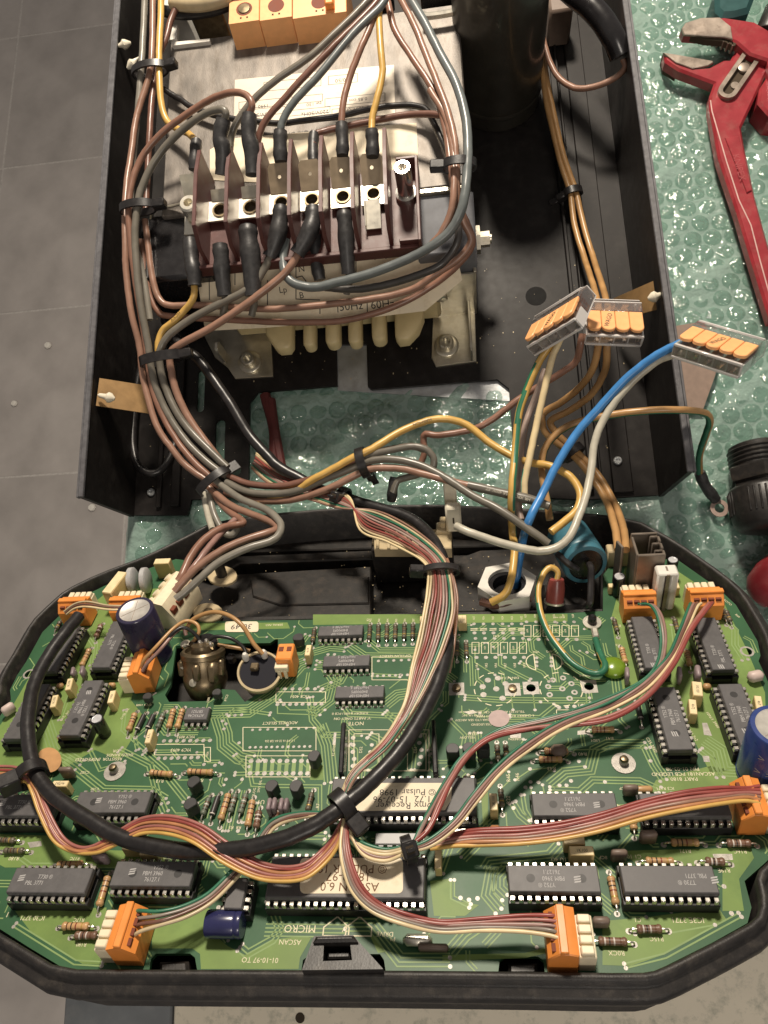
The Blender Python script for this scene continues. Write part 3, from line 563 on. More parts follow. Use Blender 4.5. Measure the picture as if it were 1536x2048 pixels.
# ================= tray and circuit board (board frame)
def b2(L,h=0): return [tuple(B(*q,h)[:2]) for q in L]
pcb_px=[(352,1118),(380,1122),(380,1243),(600,1240),(1140,1226),(1206,1222),(1206,1150),(1228,1122),(1353,1118),(1438,1178),(1472,1210),(1515,1282),(1521,1311),(1517,1322),(1540,1372),(1580,1450),(1600,1560),(1580,1660),(1534,1722),(1489,1762),(1503,1815),(1495,1846),(1425,1885),(1307,1944),(1276,1953),(1090,1949),(1087,1922),(1076,1913),(1010,1913),(999,1922),(996,1948),(772,1947),(768,1920),(760,1908),(622,1908),(606,1920),(602,1946),(395,1944),(390,1915),(380,1907),(312,1907),(302,1918),(298,1945),(138,1943),(60,1896),(0,1858),(-60,1805),(-80,1740),(-60,1690),(-90,1600),(-80,1530),(-40,1468),(0,1432),(22,1400),(20,1380),(34,1351),(52,1324),(85,1264),(117,1233),(146,1203),(208,1172),(300,1136)]
xl=[(330,1390),(342,1368),(352,1292),(375,1288),(540,1286),(556,1275),(556,1350),(520,1384),(490,1404),(470,1380),(440,1378),(420,1402),(338,1404)]
holes=[b2(xl)]
def hole(px,py,r,n=12): c=B(px,py); return [(c.x+r*math.cos(2*math.pi*k/n),c.y+r*math.sin(2*math.pi*k/n)) for k in range(n)]
for q in((58,1348,1.9),(1494,1303,1.9),(1062,1376,1.9),(1178,1373,1.9)): holes.append(hole(*q))
tray=thing('plastic_tray','black plastic tray holding the green circuit board, tilted up towards the viewer','tray',BW4@Matrix.Translation(B(700,1600,-22)))
bd=thing('circuit_board','green printed circuit board full of chips and components in the black tray','circuit board',BW4@Matrix.Translation(B(700,1600,0)))
Bm=BW4
m=MB(); m.plate([b2(pcb_px)]+holes,-1.6,0); m.build('board',['board_green'],bd,Bm)
rim_px=[(395,1082),(430,1062),(600,1040),(830,1026),(1100,1040),(1262,1056),(1345,1102),(1440,1170),(1476,1204),(1520,1280),(1528,1312),(1560,1400),(1592,1470),(1612,1560),(1592,1670),(1545,1722),(1503,1762),(1516,1818),(1505,1852),(1428,1894),(1312,1952),(1276,1958),(1000,1954),(600,1951),(300,1950),(132,1949),(56,1903),(-8,1864),(-75,1808),(-95,1740),(-75,1690),(-105,1600),(-92,1525),(-50,1462),(-5,1425),(16,1395),(14,1376),(28,1346),(46,1318),(78,1258),(110,1226),(142,1197),(205,1166),(300,1130)]
RP=[V(p) for p in b2(rim_px)]
if sum(RP[i].x*RP[(i+1)%len(RP)].y-RP[(i+1)%len(RP)].x*RP[i].y for i in range(len(RP)))<0: RP=RP[::-1]
# round the rim path a little
def subdiv(P):
    o=[]
    for i in range(len(P)): a=P[i];b=P[(i+1)%len(P)]; o+=[a.lerp(b,.2),a.lerp(b,.8)]
    return o
RP=subdiv(RP); prof=[(-.2,-21),(0,-20),(0.1,4.2),(.7,5),(1.6,5.2),(2.4,4.6),(2.8,2.4),(3.4,1.8),(5.2,1.4),(6.0,.6),(6.2,-1.6),(5.8,-3.6),(4.2,-4.8),(1.4,-6),(.5,-8),(.4,-23.4)]
m=MB(); n=len(RP)
for o,h in prof: m.v+=[V((q.x,q.y,h)) for q in offs(RP,o)]
for j in range(len(prof)-1):
    for i in range(n): k=(i+1)%n; m.f.append([j*n+i,(j+1)*n+i,(j+1)*n+k,j*n+k]); m.m.append(0)
m.build('rim',['tray_black'],tray,Bm,angle=50)
m=MB(); m.plate([[tuple(q) for q in offs(RP,.2)]],-22,-20.5); m.build('tray_floor',['dusty_black'],tray,Bm)
# moulded steps in the recess behind the board
def bslab(name,L,z0,z1,mt,par=tray,ch=.6,h=None): m=MB(); m.prism(b2(L,z1 if h is None else h),z0,z1,ch=ch); return m.build(name,[mt],par,Bm)
bslab('recess_step',[(392,1108),(420,1072),(600,1060),(760,1052),(900,1052),(1000,1058),(1000,1092),(760,1096),(470,1104)],-20.5,-15,'dusty_black')
bslab('recess_step',[(392,1135),(470,1112),(745,1100),(745,1118),(480,1126),(440,1150)],-20.5,-12,'dusty_black')
bslab('recess_panel',[(392,1242),(392,1176),(430,1168),(470,1148),(742,1132),(742,1236)],-20.5,-9,'dusty_black')
bslab('recess_panel',[(505,1192),(500,1160),(690,1150),(738,1152),(738,1206),(560,1210)],-9,-8,'dusty_black')
bslab('recess_panel',[(905,1224),(905,1120),(960,1100),(1200,1090),(1200,1218)],-20.5,-14,'dusty_black')
bslab('recess_wall',[(384,1244),(1206,1224),(1206,1217),(384,1236)],-20.5,-1.8,'tray_black',ch=.3)
for i,(px,py,rx,h) in enumerate(((416,1224,6.6,1.2),(444,1150,6.4,3.2))):
    c=B(px,py,h); lug=bslab('lug',[(px+30*math.cos(R(a)),py+19*math.sin(R(a))) for a in range(0,360,24)],h-1.5,h,'oldcream',ch=.3)
    m=MB(); m.lathe([(2.4,0),(2.4,.5),(1.9,1),(.4,1.1)],14,Matrix.Translation(c)) if i==0 else m.lathe([(2.6,0),(2.5,11),(2,11.4)],16,Matrix.Translation(c)); m.build('screw' if i==0 else 'post',['brass_dark' if i==0 else 'plastic_black'],lug,Bm)
# clip and latch blocks along the near edge
m=MB(); q=b2([(630,1878),(708,1876),(768,1944),(606,1946)],6); hq=b2([(650,1893),(702,1892),(706,1926),(648,1928)],6); m.plate([q,hq],-2,8); o=m.build('clip',['plastic_black'],tray,Bm)
m=MB(); m.prism(b2([(632,1874),(708,1872),(716,1884),(626,1886)],9),6,10,ch=1); m.prism(b2([(655,1903),(700,1902),(700,1916),(655,1917)],5),2,5,ch=.5); m.build('clip_bar',['plastic_black'],o,Bm)
for L in([(318,1948),(318,1922),(376,1920),(378,1948)],[(1016,1950),(1016,1924),(1074,1924),(1076,1950)]): bslab('latch_block',L,-12,-1.5,'plastic_black',ch=1)
for q_,e_ in((T(985,2030,1)+V((0,16,-.4)),(930,1860)),(V((-150,-10,.6)),(300,1700))):
    m=MB(); m.rod(BINV@q_,B(*e_,-22.5),6,20); m.build('support_leg',['plastic_black'],tray,Bm)
# ---------- copper: pours, traces, pads, silkscreen
def polyp(m,L,z): q=b2(L); vs,fs=fill([q],z,z); m.add([(v[0],v[1],z) for v in vs],fs)
pours=[[(-30,1668),(120,1672),(205,1700),(330,1704),(330,1735),(10,1735),(-20,1720)],[(30,1822),(213,1815),(213,1930),(165,1928),(62,1864)],[(300,1838),(345,1838),(395,1802),(420,1818),(425,1866),(455,1892),(490,1910),(545,1880),(600,1872),(622,1876),(600,1915),(597,1938),(402,1938),(400,1908),(385,1897),(305,1897)],
[(1205,1842),(1290,1835),(1437,1816),(1452,1838),(1330,1908),(1262,1932),(1205,1930)],[(1238,1702),(1500,1695),(1508,1716),(1478,1758),(1488,1822),(1445,1822),(1445,1735),(1285,1737)],
[(16,1428),(62,1348),(124,1258),(212,1186),(335,1175),(337,1252),(292,1288),(262,1400),(290,1436),(238,1520),(190,1500),(130,1535),(0,1545),(-20,1480)],
[(1222,1238),(1250,1135),(1340,1132),(1447,1204),(1492,1296),(1530,1385),(1535,1536),(1420,1545),(1348,1400),(1330,1375),(1246,1382)],
[(626,1229),(1135,1228),(1135,1243),(626,1250)],[(338,1247),(575,1245),(580,1257),(338,1262)],[(860,1762),(905,1757),(905,1800),(958,1810),(930,1832),(868,1832)],[(1312,1560),(1420,1532),(1505,1548),(1482,1578),(1290,1600)],[(962,1585),(976,1583),(976,1650),(966,1650)],[(885,1910),(1050,1906),(1095,1894),(1095,1906),(1050,1916),(885,1922)],[(740,1872),(752,1872),(772,1904),(756,1906)],[(617,1530),(648,1530),(646,1560),(620,1560)]]
m=MB()
for L in pours: polyp(m,L,.035)
m.build('copper_pour',['pour_green'],bd,Bm,kind='stuff')
m=MB(); pads=MB()
def bus(L,n=1,gap=1.2,wd=.46,end=1):
    P=[V((q.x,q.y)) for q in (B(*k) for k in L)]
    for k in range(n):
        o=(k-(n-1)/2)*gap; Q=[]
        for i in range(len(P)):
            a=(P[i]-P[i-1]).normalized() if i else (P[1]-P[0]).normalized(); b=(P[i+1]-P[i]).normalized() if i<len(P)-1 else a
            na=V((-a.y,a.x));nb=V((-b.y,b.x)); t=na+nb; t=t.normalized() if t.length>1e-6 else na; Q.append(P[i]+t*(o/max(.5,t.dot(na))))
        m.strip(Q,wd,.055)
        if end and (k%2==0 or n<3): pads.disc(Q[-1],.66,.075,12)
        if end and n<4: pads.disc(Q[0],.62,.075,12)
for a in [([(425,1424),(498,1422),(545,1392),(600,1330),(612,1325)],6),([(436,1430),(449,1470),(450,1490),(480,1514),(505,1520)],6),([(520,1400),(560,1400)],1),([(455,1430),(470,1418),(540,1428)],2),([(620,1395),(625,1440),(650,1470),(690,1470)],3),([(555,1405),(555,1427),(640,1430)],1),
([(562,1404),(580,1420),(650,1420)],1),([(470,1510),(500,1545),(505,1570),(545,1572),(640,1573),(640,1660)],2),([(640,1450),(655,1490),(660,1540),(662,1565)],5),([(290,1505),(330,1540),(340,1560),(372,1600)],3),([(130,1520),(180,1560),(205,1580),(300,1582),(330,1600)],4),([(240,1500),(300,1530),(315,1590),(330,1625)],3),
([(345,1640),(380,1640),(400,1660)],4),([(520,1690),(545,1672),(650,1672)],3),([(440,1680),(470,1695),(520,1700)],2),([(620,1430),(660,1400),(670,1360),(650,1330),(632,1330)],5),([(625,1305),(660,1295),(690,1297)],4),([(735,1280),(760,1300),(850,1300)],3),([(700,1290),(730,1310),(830,1312)],3),([(745,1350),(800,1352)],2),
([(690,1345),(680,1362),(640,1380)],4),([(770,1410),(795,1390),(830,1385)],5),([(690,1415),(700,1428),(800,1432)],3),([(770,1425),(790,1440),(800,1480)],3),([(930,1395),(1000,1400),(1100,1401),(1180,1401)],3),([(1020,1432),(1080,1434),(1110,1410)],2),([(950,1300),(950,1325),(990,1350)],1),([(1000,1310),(1000,1330),(1060,1360)],2),([(1040,1325),(1085,1345),(1100,1362)],2),
([(1022,1390),(1026,1420)],1,),([(1066,1388),(1070,1420)],1),([(1175,1385),(1178,1425)],2),([(1030,1560),(1060,1540),(1105,1535),(1150,1500),(1300,1495)],1),([(1100,1570),(1130,1545),(1180,1540),(1190,1500),(1215,1488),(1290,1488)],4),([(1100,1580),(1160,1582),(1185,1560),(1280,1562),(1320,1580)],3),([(1085,1570),(1092,1600)],1),([(1062,1575),(1064,1605)],1),([(1045,1590),(1050,1620),(1062,1640)],2),
([(1025,1605),(1040,1630),(1062,1648)],3),([(1290,1488),(1310,1530),(1330,1560)],4),([(1410,1480),(1440,1500),(1450,1540),(1530,1545)],5),([(1400,1500),(1425,1520),(1440,1555)],3),([(970,1740),(980,1725),(1100,1712),(1120,1690)],4),([(985,1735),(975,1790),(1000,1820)],4),([(1015,1740),(1000,1755),(1000,1775),(1015,1790)],5),([(905,1760),(905,1795),(940,1812)],2),
([(880,1745),(900,1690),(880,1670)],3),([(690,1850),(745,1850),(800,1920),(900,1920)],4),([(480,1895),(495,1908),(545,1880),(560,1860),(540,1800)],3),([(530,1860),(690,1862)],4),([(415,1805),(425,1790),(440,1785)],3),([(900,1905),(930,1870),(960,1850)],4),([(30,1850),(150,1925),(205,1928)],2),([(1250,1932),(1330,1912),(1480,1830)],2),([(1430,1850),(1330,1868),(1270,1868)],1),
([(20,1700),(60,1730),(120,1730)],2),([(90,1440),(110,1500),(160,1530)],5),([(70,1500),(110,1535)],4),([(170,1260),(190,1290),(185,1330)],3),([(150,1360),(120,1440)],2),([(1215,1320),(1230,1360),(1235,1400)],3),([(1225,1400),(1215,1440),(1180,1470)],2),([(1255,1455),(1240,1440),(1240,1420)],2),([(1440,1230),(1470,1260),(1470,1290),(1490,1320)],3),([(1345,1250),(1350,1290),(1375,1330)],2),
([(940,1570),(1010,1540),(1040,1500),(1050,1480)],2),([(880,1420),(860,1440),(850,1470),(860,1500)],2),([(900,1440),(930,1470),(925,1495)],2),([(740,1470),(760,1480),(762,1530),(740,1545)],3),([(820,1480),(830,1500),(826,1540)],2),([(700,1490),(712,1500),(712,1530)],2),([(560,1300),(600,1290),(615,1270)],3),([(590,1560),(560,1545),(470,1548)],2),([(180,1500),(200,1540),(250,1525)],2),([(250,1420),(245,1460),(290,1500)],2),([(300,1450),(270,1475),(275,1500)],2)]: bus(*a)
occ=set()
def cells(p,q,r=.5):
    n=max(1,int((q-p).length/.3)); return [(int((p.x+(q.x-p.x)*k/n)/r+4000),int((p.y+(q.y-p.y)*k/n)/r+4000)) for k in range(n+1)]
for i in range(0,len(m.v)-3,2):
    p=(m.v[i]+m.v[i+1])/2; q=(m.v[i+2]+m.v[i+3])/2
    if (p-q).length<60: occ.update((x+dx,y+dy) for x,y in cells(p,q) for dx in(-1,0,1) for dy in(-1,0,1))
PB_=[V(q) for q in b2(pcb_px)]; HB_=[V(q) for q in holes[0]]
def inside(p,P):
    r=0
    for i in range(len(P)):
        a_,b_=P[i],P[i-1]
        if (a_.y>p.y)!=(b_.y>p.y) and p.x<(b_.x-a_.x)*(p.y-a_.y)/(b_.y-a_.y)+a_.x: r=not r
    return r
rg=random.Random(11); POUR=[[V(q) for q in b2(L)] for L in pours]
for t_ in range(16000):
    p=V((rg.uniform(-205,115),rg.uniform(88,240))); n_=rg.choice((2,3,4,5,6)) if t_<2500 else rg.choice((1,1,2,2,3)); fs=1 if t_<3500 else .5; an=rg.choice((0,90,180,270,45,135,225,315)); P=[p]
    for s_ in range(rg.choice((2,3,4))):
        P.append(P[-1]+V((math.cos(R(an)),math.sin(R(an))))*rg.uniform(3,15)*fs); an+=rg.choice((-45,45))
    lanes=[]; ok=True; new=set()
    for k in range(n_):
        o_=(k-(n_-1)/2)*1.05; Q=[]
        for i in range(len(P)):
            e1=(P[i]-P[i-1]).normalized() if i else (P[1]-P[0]).normalized(); e2=(P[i+1]-P[i]).normalized() if i<len(P)-1 else e1
            na=V((-e1.y,e1.x)); tt_=(na+V((-e2.y,e2.x))).normalized(); Q.append(P[i]+tt_*(o_/max(.5,tt_.dot(na))))
        for i in range(len(Q)-1):
            cs=cells(Q[i],Q[i+1])
            if any(x in occ for x in cs): ok=False; break
            new.update(cs)
        if not ok or not all(inside(q,PB_) and not inside(q,HB_) for q in Q) or any(inside(q,Z) for q in Q for Z in POUR): ok=False; break
        lanes.append(Q)
    if ok:
        occ.update((x+dx,y+dy) for x,y in new for dx in(-1,0,1) for dy in(-1,0,1))
        for Q in lanes:
            m.strip(Q,.43,.055)
            if rg.random()<.3: pads.disc(Q[-1],.58,.075,10)
            if rg.random()<.12: pads.disc(Q[0],.58,.075,10)
for k in range(9):                                           # row of bare link tracks
    x=502+k*14.4; pads.disc(B(x,1522),.95,.08,10); pads.disc(B(x-2,1547),.95,.08,10); m.strip([B(x,1523)[:2],B(x-2,1546)[:2]],1.5,.06)
m.build('copper_traces',['trace_green'],bd,Bm,kind='stuff')
silk=MB()
def sbox(a,b,c,d,wd=.28,sk=-4): L=b2([(a,b),(c,b),(c+sk*0,d),(a,d),(a,b)]); silk.strip(L,wd,.09)
def prow(x0_,y0_,x1_,y1_,n,r=.85):
    for k in range(n): t=k/(n-1); pads.disc(B(x0_+(x1_-x0_)*t,y0_+(y1_-y0_)*t),r,.075,10)
def st(s_,px,py,sz=1.9,ang=180,sx=1): c=B(px,py); silk.text(s_,(c.x,c.y),sz*.98,R(ang),.09,sx=sx)
sbox(552,1384,651,1405); prow(555,1378,645,1378,7); prow(555,1409,643,1408,8); st('YIC8 4051',600,1393,2.0)
sbox(309,1489,408,1510); prow(328,1482,420,1481,8); prow(317,1517,396,1515,7); st('YIC9 4093',362,1500,2.0); st('YIC9 4093',372,1474,1.8); sbox(409,1495,421,1523); st('100R',415,1509,1.3,90)
sbox(486,1455,632,1502); prow(500,1495,620,1493,12,.6); prow(505,1460,628,1456,9,.6); st('ADDRESS SELECT',560,1446,1.9); st('1 2 4 8 16 32 64 128 256',560,1482,1.5,180,.8); sbox(492,1512,620,1554); st('SW1 DIL 4',520,1570,1.4,90)
st('INSPECTED',176,1519,2.1); st('RESISTOR',225,1518,1.9); st('GOLD BANDS',240,1510,1.8); st('OR',232,1502,1.8); st('ULTRA',300,1489,1.5); st('PTC4 100R',288,1410,1.5); st('PTC3',453,1396,1.5,90); st('100R',417,1400,1.4,90); st('C17R 2n2',250,1428,1.4,75); st('C17L 2n2',130,1432,1.4,75); st('IC3 3960',225,1380,1.3,75)
st('R13',320,1562,2.0); st('R1',402,1561,1.8); st('R7',636,1612,1.7,90); st('ANALOG',507,1590,1.4,90); st('U1',522,1604,2.4); st('R8  R5',470,1655,1.7); st('IC1',160,1655,1.5)
st('SERIAL NO.',548,1250,1.7); st('N',308,1250,1.6); st('R2',736,1240,1.5,90)
for k in range(6): st('R%d'%(82+k),741+k*17.2,1241,1.35,90)
st('OPTION SELECT',790,1312,1.9); sbox(744,1314,830,1360); prow(755,1352,815,1350,6,.7); prow(757,1322,818,1320,5,.7); st('SUNDRY & MPU PCB B',700,1427,1.5); st("'Y' PARTS ONLY ON",705,1437,1.7); st('NOTE',712,1447,2.4)
st('R2 4700R',668,1500,1.4,90); sbox(698,1460,858,1542); sbox(708,1468,758,1540); sbox(815,1468,852,1540); st('DS2',722,1500,1.7,90); st('DS1',831,1500,1.7,90)
for k in range(5): pads.disc(B(708+random.uniform(-3,3),1476+k*14),.9,.08,9); pads.disc(B(841+random.uniform(-3,3),1472+k*14),.9,.08,9); pads.disc(B(736+random.uniform(-8,8),1476+k*14),.8,.08,9)
for k in range(6):
    x=948+k*19; st('R%d'%(27-k),x,1236,1.3,90); pads.disc(B(x,1248),.8,.075,9); pads.disc(B(x+1,1266),.9,.075,9); silk.strip(b2([(x-7,1258),(x+7,1257)]),.4,.09); silk.strip(b2([(x-7,1261),(x+7,1260)]),.4,.09)
    x=951+k*19; pads.disc(B(x,1277),.8,.075,9); pads.disc(B(x+2,1315),.9,.075,9); sbox(x-7,1285,x+7,1307); st('100R',x,1296,1.1,90); st('VR%d'%(k+4),x+3,1331,1.5,90)
    x=1055+k*19; st('R%d'%(33+k),x-4,1232,1.3,90); sbox(x-7,1251,x+7,1273); st('100R',x,1262,1.1,90); pads.disc(B(x-2,1244),.8,.075,9); pads.disc(B(x+3,1279),.9,.075,9)
st('47N',993,1272,1.6); st('VN3',1072,1304,1.5); st('VP2',1098,1303,1.5); st('YDIN18',1172,1351,1.6); st('DIN1 C1-8',1020,1356,1.6); st('C2 4081 3',1175,1410,1.8); sbox(1113,1420,1190,1432); prow(1118,1415,1180,1411,5)
for cx in(1073,1103):
    c=B(cx,1324); q=[(c.x+4.2*math.cos(R(a)),c.y+4.2*math.sin(R(a))) for a in (range(100,261,20) if cx<1090 else range(-80,81,20))]; silk.strip(q+[q[0]],.4,.09)
    for d in(-8,0,8): pads.disc(B(cx,1324+d),.8,.075,9)
for cx,cy in((990,1378),(1122,1378)):
    c=B(cx,cy)
    for k in range(12): a0=2*math.pi*k/12; silk.strip([(c.x+8.2*math.cos(a0+t),c.y+8.2*math.sin(a0+t)) for t in(0,.15,.3)],.4,.09)
    for a0,r in((30,5),(75,5.6),(120,5.2),(165,5),(210,5.4),(300,5.4),(0,.5),(-20,5.3)): pads.disc((c.x+r*math.cos(R(a0)),c.y+r*math.sin(R(a0))),1.25,.075,12,r0=.55 if cx>1000 else 0)
for cx,cy in((913,1378),(1025,1379),(1062,1376),(1178,1373)):
    c=B(cx,cy); pads.plate([[(c.x-3.1,c.y-3.1),(c.x+3.1,c.y-3.1),(c.x+3.1,c.y+3.1),(c.x-3.1,c.y+3.1)],[(c.x+1.9*math.cos(R(a)),c.y+1.9*math.sin(R(a))) for a in range(0,360,30)]],.02,.08)
    if cx<1030: w_=MB(); w_.lathe([(1.8,0),(1.6,1.4),(.3,1.6)],12,Matrix.Translation(c)); w_.build('screw',['brass_dark'],bd,Bm)
for cx,cy in((58,1348),(1494,1303)): c=B(cx,cy); pads.disc(c,2.7,.08,16,r0=1.9)
st('4 CHERRY ROAD FAX:01223 PARK',1010,1432,1.5); st('TEL:01223 AMBRIDGE CB1 3',1005,1424,1.4); st('PULSAR LTD SEA ABCDV',950,1440,1.4); st('ABS70/B COL 01',940,1424,1.3); st('AB2VB UK INC',945,1431,1.3); st('ROSS LEGEND',965,1449,1.4)
st('LED3',945,1468,1.7); st('YELLOW',935,1475,1.5); st('+',948,1464,2.6); st('GREEN',1030,1478,1.6); st('R43',1103,1537,2.0); st('R40',1165,1508,2.0); st('R41',1219,1477,1.9); st('LED1',1190,1481,1.5); st('R45',1017,1556,2.0,90); st('R46',1035,1554,2.0,90); st('R22',1017,1600,2.0,90); st('P4',942,1551,2.2); st('4',1237,1612,2.2); st('8CP',1246,1577,1.5)
st('PJN 01-03-98',1365,1538,2.1); st('ASCAN181 PCB LEGEND',1366,1548,2.0); st('PART 8180',1368,1558,2.0); st('C35 3960',1303,1490,1.7,-72); st('C36 2n2',1385,1470,1.6,-72); st('10N/1 3960',1425,1440,1.6,-72); st('IC3 R171',1330,1577,1.6); st('C1 R19',1435,1575,1.6); st('0.1U 4U',1122,1719,1.9); st('C1 100P',1262,1713,1.9); st('8CP',1206,1715,1.6); st('C1',1275,1840,1.8); st('R171',1370,1702,1.8); st('R16C',1480,1703,1.8); st('R17C',1330,1719,1.6); st('R19E',1448,1741,1.8); st('R15C',1313,1878,1.8); st('R0CX',1233,1906,1.9); st('IC3E 3771',1375,1840,2.3)
st('R180',28,1717,1.9); st('R17C',150,1717,1.6); st('R17C',158,1840,1.7); st('R180',163,1889,1.7); st('IC30 3771',65,1836,2.1); st('IC2 3960',330,1822,1.8); st('1',15,1830,2.4,0); st('C102',170,1545,1.7); st('2N2',335,1715,1.6); st('C100',190,1578,1.5)
st('MICRO',600,1857,3.3); st('ASCAN',580,1884,2.2); st('V',690,1857,3.0); st('DRIVE',770,1868,2.0); st('P1',785,1878,1.8); st('01-10-97 TO',520,1920,2.2)
for cx in(673,718): c=B(cx,1855); silk.strip([(c.x-4,c.y-2.5),(c.x+4,c.y-2.5),(c.x+4,c.y),(c.x,c.y+3.2),(c.x-4,c.y),(c.x-4,c.y-2.5)],.4,.09)
st('C33 +6V',1118,1235,1.4); st('IC2',1236,1290,1.5); st('R6',1240,1252,1.4,90); st('ROTO',1455,1205,1.5,-60); st('R60',1475,1232,1.4,-60)
silk.build('silkscreen',['silk'],bd,Bm,kind='stuff')
# via pads sprinkled where the photograph shows bare ones
for q in ((445,1442),(458,1432),(470,1431),(483,1430),(452,1448),(448,1458),(478,1486),(444,1528),(430,1531),(408,1529),(452,1559),(484,1559),(336,1606),(358,1640),(476,1662),(420,1718),(437,1815),(1060,1538),(1170,1534),(1158,1523),(1210,1564),(1142,1562),(1119,1571),(1133,1571),(1077,1565),(1061,1564),(1051,1575),(1042,1590),(1031,1603),(1027,1616),(1301,1522),(1240,1433),(921,1796),(938,1800),(955,1797),(1174,1305),(1081,1404),(1448,1773),(1463,1827),(700,1326),(662,1365),(656,1309),(669,1309),(728,1367),(640,1325)): pads.disc(B(*q),.72,.078,12)
for L in([(1404,1446),(1414,1446),(1424,1472),(1408,1470)],[(1405,1512),(1418,1512),(1420,1524),(1408,1524)],[(1425,1708),(1464,1708),(1466,1720),(1430,1722)],[(55,1685),(82,1682),(84,1692),(60,1696)],[(1020,1467),(1042,1467),(1042,1476),(1020,1476)],[(1155,1462),(1180,1460),(1180,1468),(1155,1470)],[(668,1465),(673,1465),(671,1490),(665,1490)],[(928,1424),(946,1420),(955,1426),(938,1429)]): polyp(pads,L,.08)
# ---------- components: dual in line chips
def pinmesh(k):
    p=MB(); p.box((0,-.55,-.15),(1.35,1.5,.42),ch=.1); p.box((0,-1.2,-1.2),(1.3,.4,2.2),ch=.08); p.box((0,-1.2,-3),(.55,.35,2),ch=.05); return p.mesh('pin',['pin'])
pme=pinmesh(0); dipc={}
def dip(n,span,sock,mt='chip_black'):
    k=(n,span,sock)
    if k in dipc: return dipc[k]
    L=n*2.54-.3; W_=span-1.5; zb=5.0 if sock else .6; m=MB()
    m.box((0,0,zb+.85),(L-.3,W_-.5,1.7),ch=.15,mi=1); m.box((0,0,zb+2.55),(L,W_,1.9),ch=.28,top=(.985,.95))
    m.box((L/2-.25,0,zb+3.3),(.9,2.2,.5),ch=.2,mi=1) if 0 else None
    body=m.mesh('body',['chip_black','chip_side'])
    s=None
    if sock:
        q=MB(); q.box((0,span/2-.2,2.4),(L+.4,2.4,4.4),ch=.2); q.box((0,-span/2+.2,2.4),(L+.4,2.4,4.4),ch=.2); q.box((L/2-1.6,0,1.6),(3,span-2,2.6)); q.box((-L/2+1.6,0,1.6),(3,span-2,2.6)); s=q.mesh('chip_socket',['socket_black'])
    dipc[k]=(body,s,zb+1.7); return dipc[k]
CH_=[]
def chip(label,p1,p2,n,span,sock,side,lines=None,flip=0,dimples=1,logo=0,mk='grey_print',shift=0,k0=0):
    hh=6.6 if sock else 2.2; a=B(*p1,hh); b=B(*p2,hh); c=(a+b)/2; vert=abs(b.x-a.x)<abs(b.y-a.y)
    # side: direction (board frame) from the visible pin row to the other row
    d={'u':V((0,1,0)),'l':V((-1,0,0)),'r':V((1,0,0))}[side]; c=c+d*(span/2); rot=0 if not vert else R(90)
    Lm=Matrix.Translation((c.x,c.y,0))@Matrix.Rotation(rot,4,'Z'); body,s,zp=dip(n,span,sock)
    if sock:
        t=thing('socketed_chip',label,'chip',BW4@Lm,'chips plugged into sockets'); put('chip_socket',s,bd,WM[bd.name].inverted()@BW4@Lm); put('body',body,t,I4); par=t; L2=I4
    else:
        t=put('soldered_chip',body,bd,WM[bd.name].inverted()@BW4@Lm); par=t; L2=I4
    for k in range(n):
        x=(k-(n-1)/2)*2.54
        put('pin',pme,par,Matrix.Translation((x,-span/2+.6,zp)))
        if sock or n<9: put('pin',pme,par,Matrix.Translation((x,span/2-.6,zp))@Matrix.Rotation(math.pi,4,'Z'))
    if not sock:
        for k in range(n): q=Lm@V(((k-(n-1)/2)*2.54,-span/2-.2,0)); pads.disc(q,.95,.08,10)
    zt_=(5.0 if sock else .6)+3.52; m=MB()
    if lines:
        fl_=math.pi if flip else 0; sg=-1 if flip else 1
        for j,(s_,dx) in enumerate(lines): m.text(s_,(shift+sg*dx,sg*((len(lines)-1)/2-j)*2.0),1.95,fl_,zt_,sx=.85)
        if logo:
            for q in range(3): x0_,y0_=shift-sg*7.2,sg*(1.2-.75*q); m.add([(x0_-1.1,y0_-.2,zt_),(x0_+.9,y0_+.1,zt_),(x0_+1.1,y0_+.6,zt_),(x0_-.9,y0_+.3,zt_)],[(0,1,2,3)])
    if m.v: m.build('marking',[mk],par,BW4@Lm)
    if dimples:
        m=MB()
        for x in(-n*.62,n*.78): m.disc((x,0),1.35,zt_-.005,16)
        m.build('mould_mark',['chip_side'],par,BW4@Lm)
    CH_.append((Lm,n,span)); return t,Lm
PB=[('Y752 ®',2.2),('PBM 3960',0),('76127.1',.4)]; PL=[('T730 ®',1),('PBL 3771',-2)]
chip('black chip printed PBL 3771, at the right end of the bottom row',(1255.3,1795.8),(1433.8,1800.5),11,10.16,1,'u',PL,1,0,1,shift=6)
chip('black chip printed PBM 3960 upside down, in the bottom row left of a PBL 3771',(1025.7,1796.2),(1195.7,1796.2),11,10.16,1,'u',PB,1,1,1)
asc,AL=chip('large forty pin black chip with a white label reading ASCAN 6.0',(534.8,1808.1),(844.4,1808.2),20,15.24,1,'u',None,0,0)
chip('black chip printed PBL 3771, leftmost of the bottom row',(16.1,1798.5),(166.7,1795.4),11,10.16,1,'u',PL,0,0,1,shift=-3)
chip('black chip printed PBM 3960, second from left in the bottom row',(224.5,1784.7),(375,1783.6),11,10.16,1,'u',PB,0,1,1)
chip('black chip printed PBM 3960 beside the left mounting screw, behind the thick black cable',(148.4,1636),(287.1,1636.6),11,10.16,1,'u',PB,0,1,1,shift=2)
chip('black chip printed PBL 3771 at the far left edge, partly outside the photo',(-35,1642),(100.8,1641),11,10.16,1,'u',PL,0,0,1)
chip('black chip printed PBM 3960 below the right mounting screw',(1074.8,1643.7),(1230.8,1643),11,10.16,1,'u',PB,1,1,1)
chip('black chip crossed by the red ribbon cable beside the orange plug at the right edge',(1292.9,1644),(1459.3,1645.2),11,10.16,1,'u',None,0,0)
